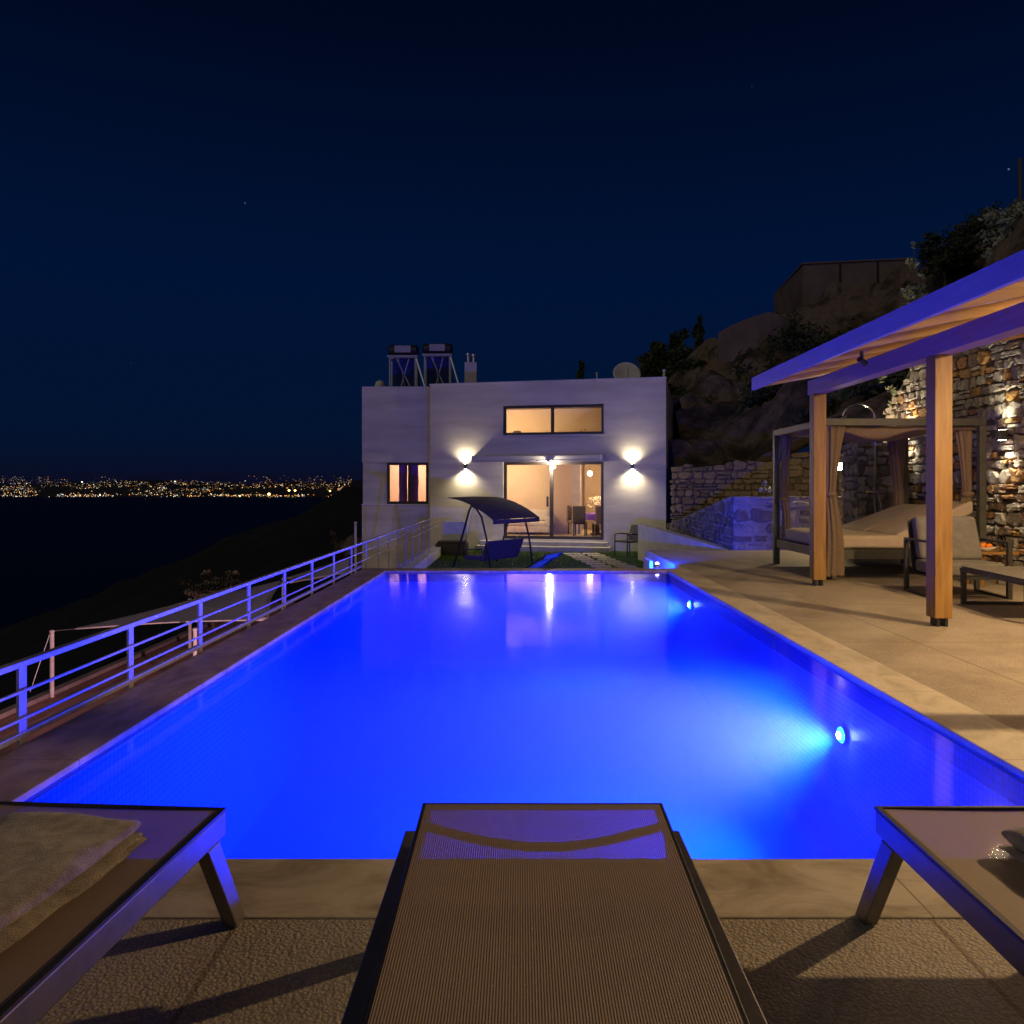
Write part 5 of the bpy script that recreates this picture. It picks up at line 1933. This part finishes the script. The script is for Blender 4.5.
# ------------------------------------------------------------------ lounge furniture
ac = Vector((5.05, 9.12, 0))
Ma = Matrix.Translation(ac) @ Matrix.Rotation(R(-4), 4, 'Z')
t = thing('armchair', 'black metal armchair with grey cushions behind the coffee table', 'armchair', ac)
for s in (-1, 1):
    m = MB(Ma)
    x = s * .41
    m.box(x - .025, x + .025, -.38, .38, .615, .64)
    m.box(x - .025, x + .025, -.38, .38, 0, .025)
    m.box(x - .025, x + .025, -.38, -.33, .025, .615)
    m.box(x - .025, x + .025, .33, .38, .025, .615)
    m.build('side_frame', 'black_metal', t, bevel=.004)
m = MB(Ma)
m.box(-.384, .384, -.36, -.32, .21, .25)
m.box(-.384, .384, .20, .24, .21, .25)
m.box(-.384, .384, -.32, .20, .22, .24)
m.build('seat_frame', 'black_metal', t)
m = MB(Ma).hexa([(-.37, .24, .22), (.37, .24, .22), (.37, .27, .22), (-.37, .27, .22)], [(-.37, .42, .86), (.37, .42, .86), (.37, .45, .86), (-.37, .45, .86)])
m.build('back_frame', 'black_metal', t)
MB(Ma).box(-.37, .37, -.37, .22, .252, .40).build('seat_cushion', 'cushion_grey', t, bevel=.035, seg=3)
MB(Ma).hexa([(-.36, .06, .40), (.36, .06, .40), (.36, .235, .40), (-.36, .235, .40)],
            [(-.35, .25, .91), (.35, .25, .91), (.35, .41, .88), (-.35, .41, .88)]).build('back_cushion', 'cushion_grey', t, bevel=.05, seg=3)
# coffee table
Mt = Matrix.Translation((5.0, 7.75, 0)) @ Matrix.Rotation(R(-5), 4, 'Z')
t = thing('coffee_table', 'low grey slatted coffee table with black sled legs beside the pergola post', 'table', (5.0, 7.75, 0))
m = MB(Mt)
for k in range(9):
    x0 = -.33 + .074 * k
    m.box(x0, x0 + .068, -.65, .65, .385, .405)
m.build('table_top', 'cushion_grey', t, bevel=.003)
m = MB(Mt)
m.box(-.345, .345, -.66, -.63, .345, .384); m.box(-.345, .345, .63, .66, .345, .384)
m.box(-.345, -.315, -.63, .63, .345, .384); m.box(.315, .345, -.63, .63, .345, .384)
m.build('apron', 'black_metal', t)
for y in (-.62, .62):
    m = MB(Mt)
    m.box(-.345, -.30, y - .022, y + .022, 0, .344); m.box(.30, .345, y - .022, y + .022, 0, .344)
    m.box(-.30, .30, y - .022, y + .022, 0, .03)
    m.build('leg', 'black_metal', t)
# wooden side table
stx, sty = 6.02, 10.05
t = thing('side_table', 'small wooden side table with drinks behind the armchair', 'table', (stx, sty, 0))
MB().box(stx - .26, stx + .22, sty - .22, sty + .22, .40, .435).build('table_top', 'wood', t, bevel=.005)
for sx in (-1, 1):
    for sy in (-1, 1):
        MB().bar((stx - .02 + sx * .18, sty + sy * .16, 0), (stx - .02 + sx * .15, sty + sy * .13, .40), .045, .045).build('leg', 'wood', t)
q = Vector((stx - .13, sty - .08, .435))
t = thing('fruit_bowl', 'shallow bowl of orange fruit on the wooden side table', 'bowl', q)
MB().lathe(q, [(.05, 0), (.06, .01), (.13, .05), (.125, .055), (.05, .02)], 18).build('bowl', 'white_plaster', t, smooth=True)
for a in range(5):
    c = q + Vector((math.cos(a * 1.256) * .06, math.sin(a * 1.256) * .06, .065 + .01 * (a % 2)))
    MB().lathe(c, [(.008, -.035), (.028, -.024), (.037, 0), (.028, .024), (.008, .035)], 12).build('orange', 'orange', t, smooth=True)
for (dx, dy, lab) in ((.04, -.12, 'empty wine glass on the wooden side table, next to the fruit bowl'), (.16, .02, 'empty wine glass on the wooden side table, farther from the fruit bowl')):
    m = MB().lathe((stx + dx, sty + dy, .435), [(.032, 0), (.030, .004), (.005, .01), (.004, .075), (.026, .10), (.036, .135), (.030, .185), (.028, .185), (.034, .135), (.02, .10)], 16)
    tag(m.build('wine_glass', 'glass', smooth=True), lab, 'wine glass', 'wine glasses on the side table')

# ------------------------------------------------------------------ render settings
sc.render.engine = 'CYCLES'
sc.view_settings.view_transform = 'Standard'
sc.view_settings.look = 'None'
sc.view_settings.exposure = 0
sc.view_settings.gamma = 1
cy_ = sc.cycles
cy_.use_denoising = True
cy_.denoiser = 'OPENIMAGEDENOISE'
cy_.max_bounces = 8
cy_.diffuse_bounces = 4
cy_.glossy_bounces = 3
cy_.transparent_max_bounces = 16
cy_.volume_bounces = 1
cy_.sample_clamp_indirect = 6
cy_.caustics_reflective = False
cy_.caustics_refractive = False
cy_.use_light_tree = True
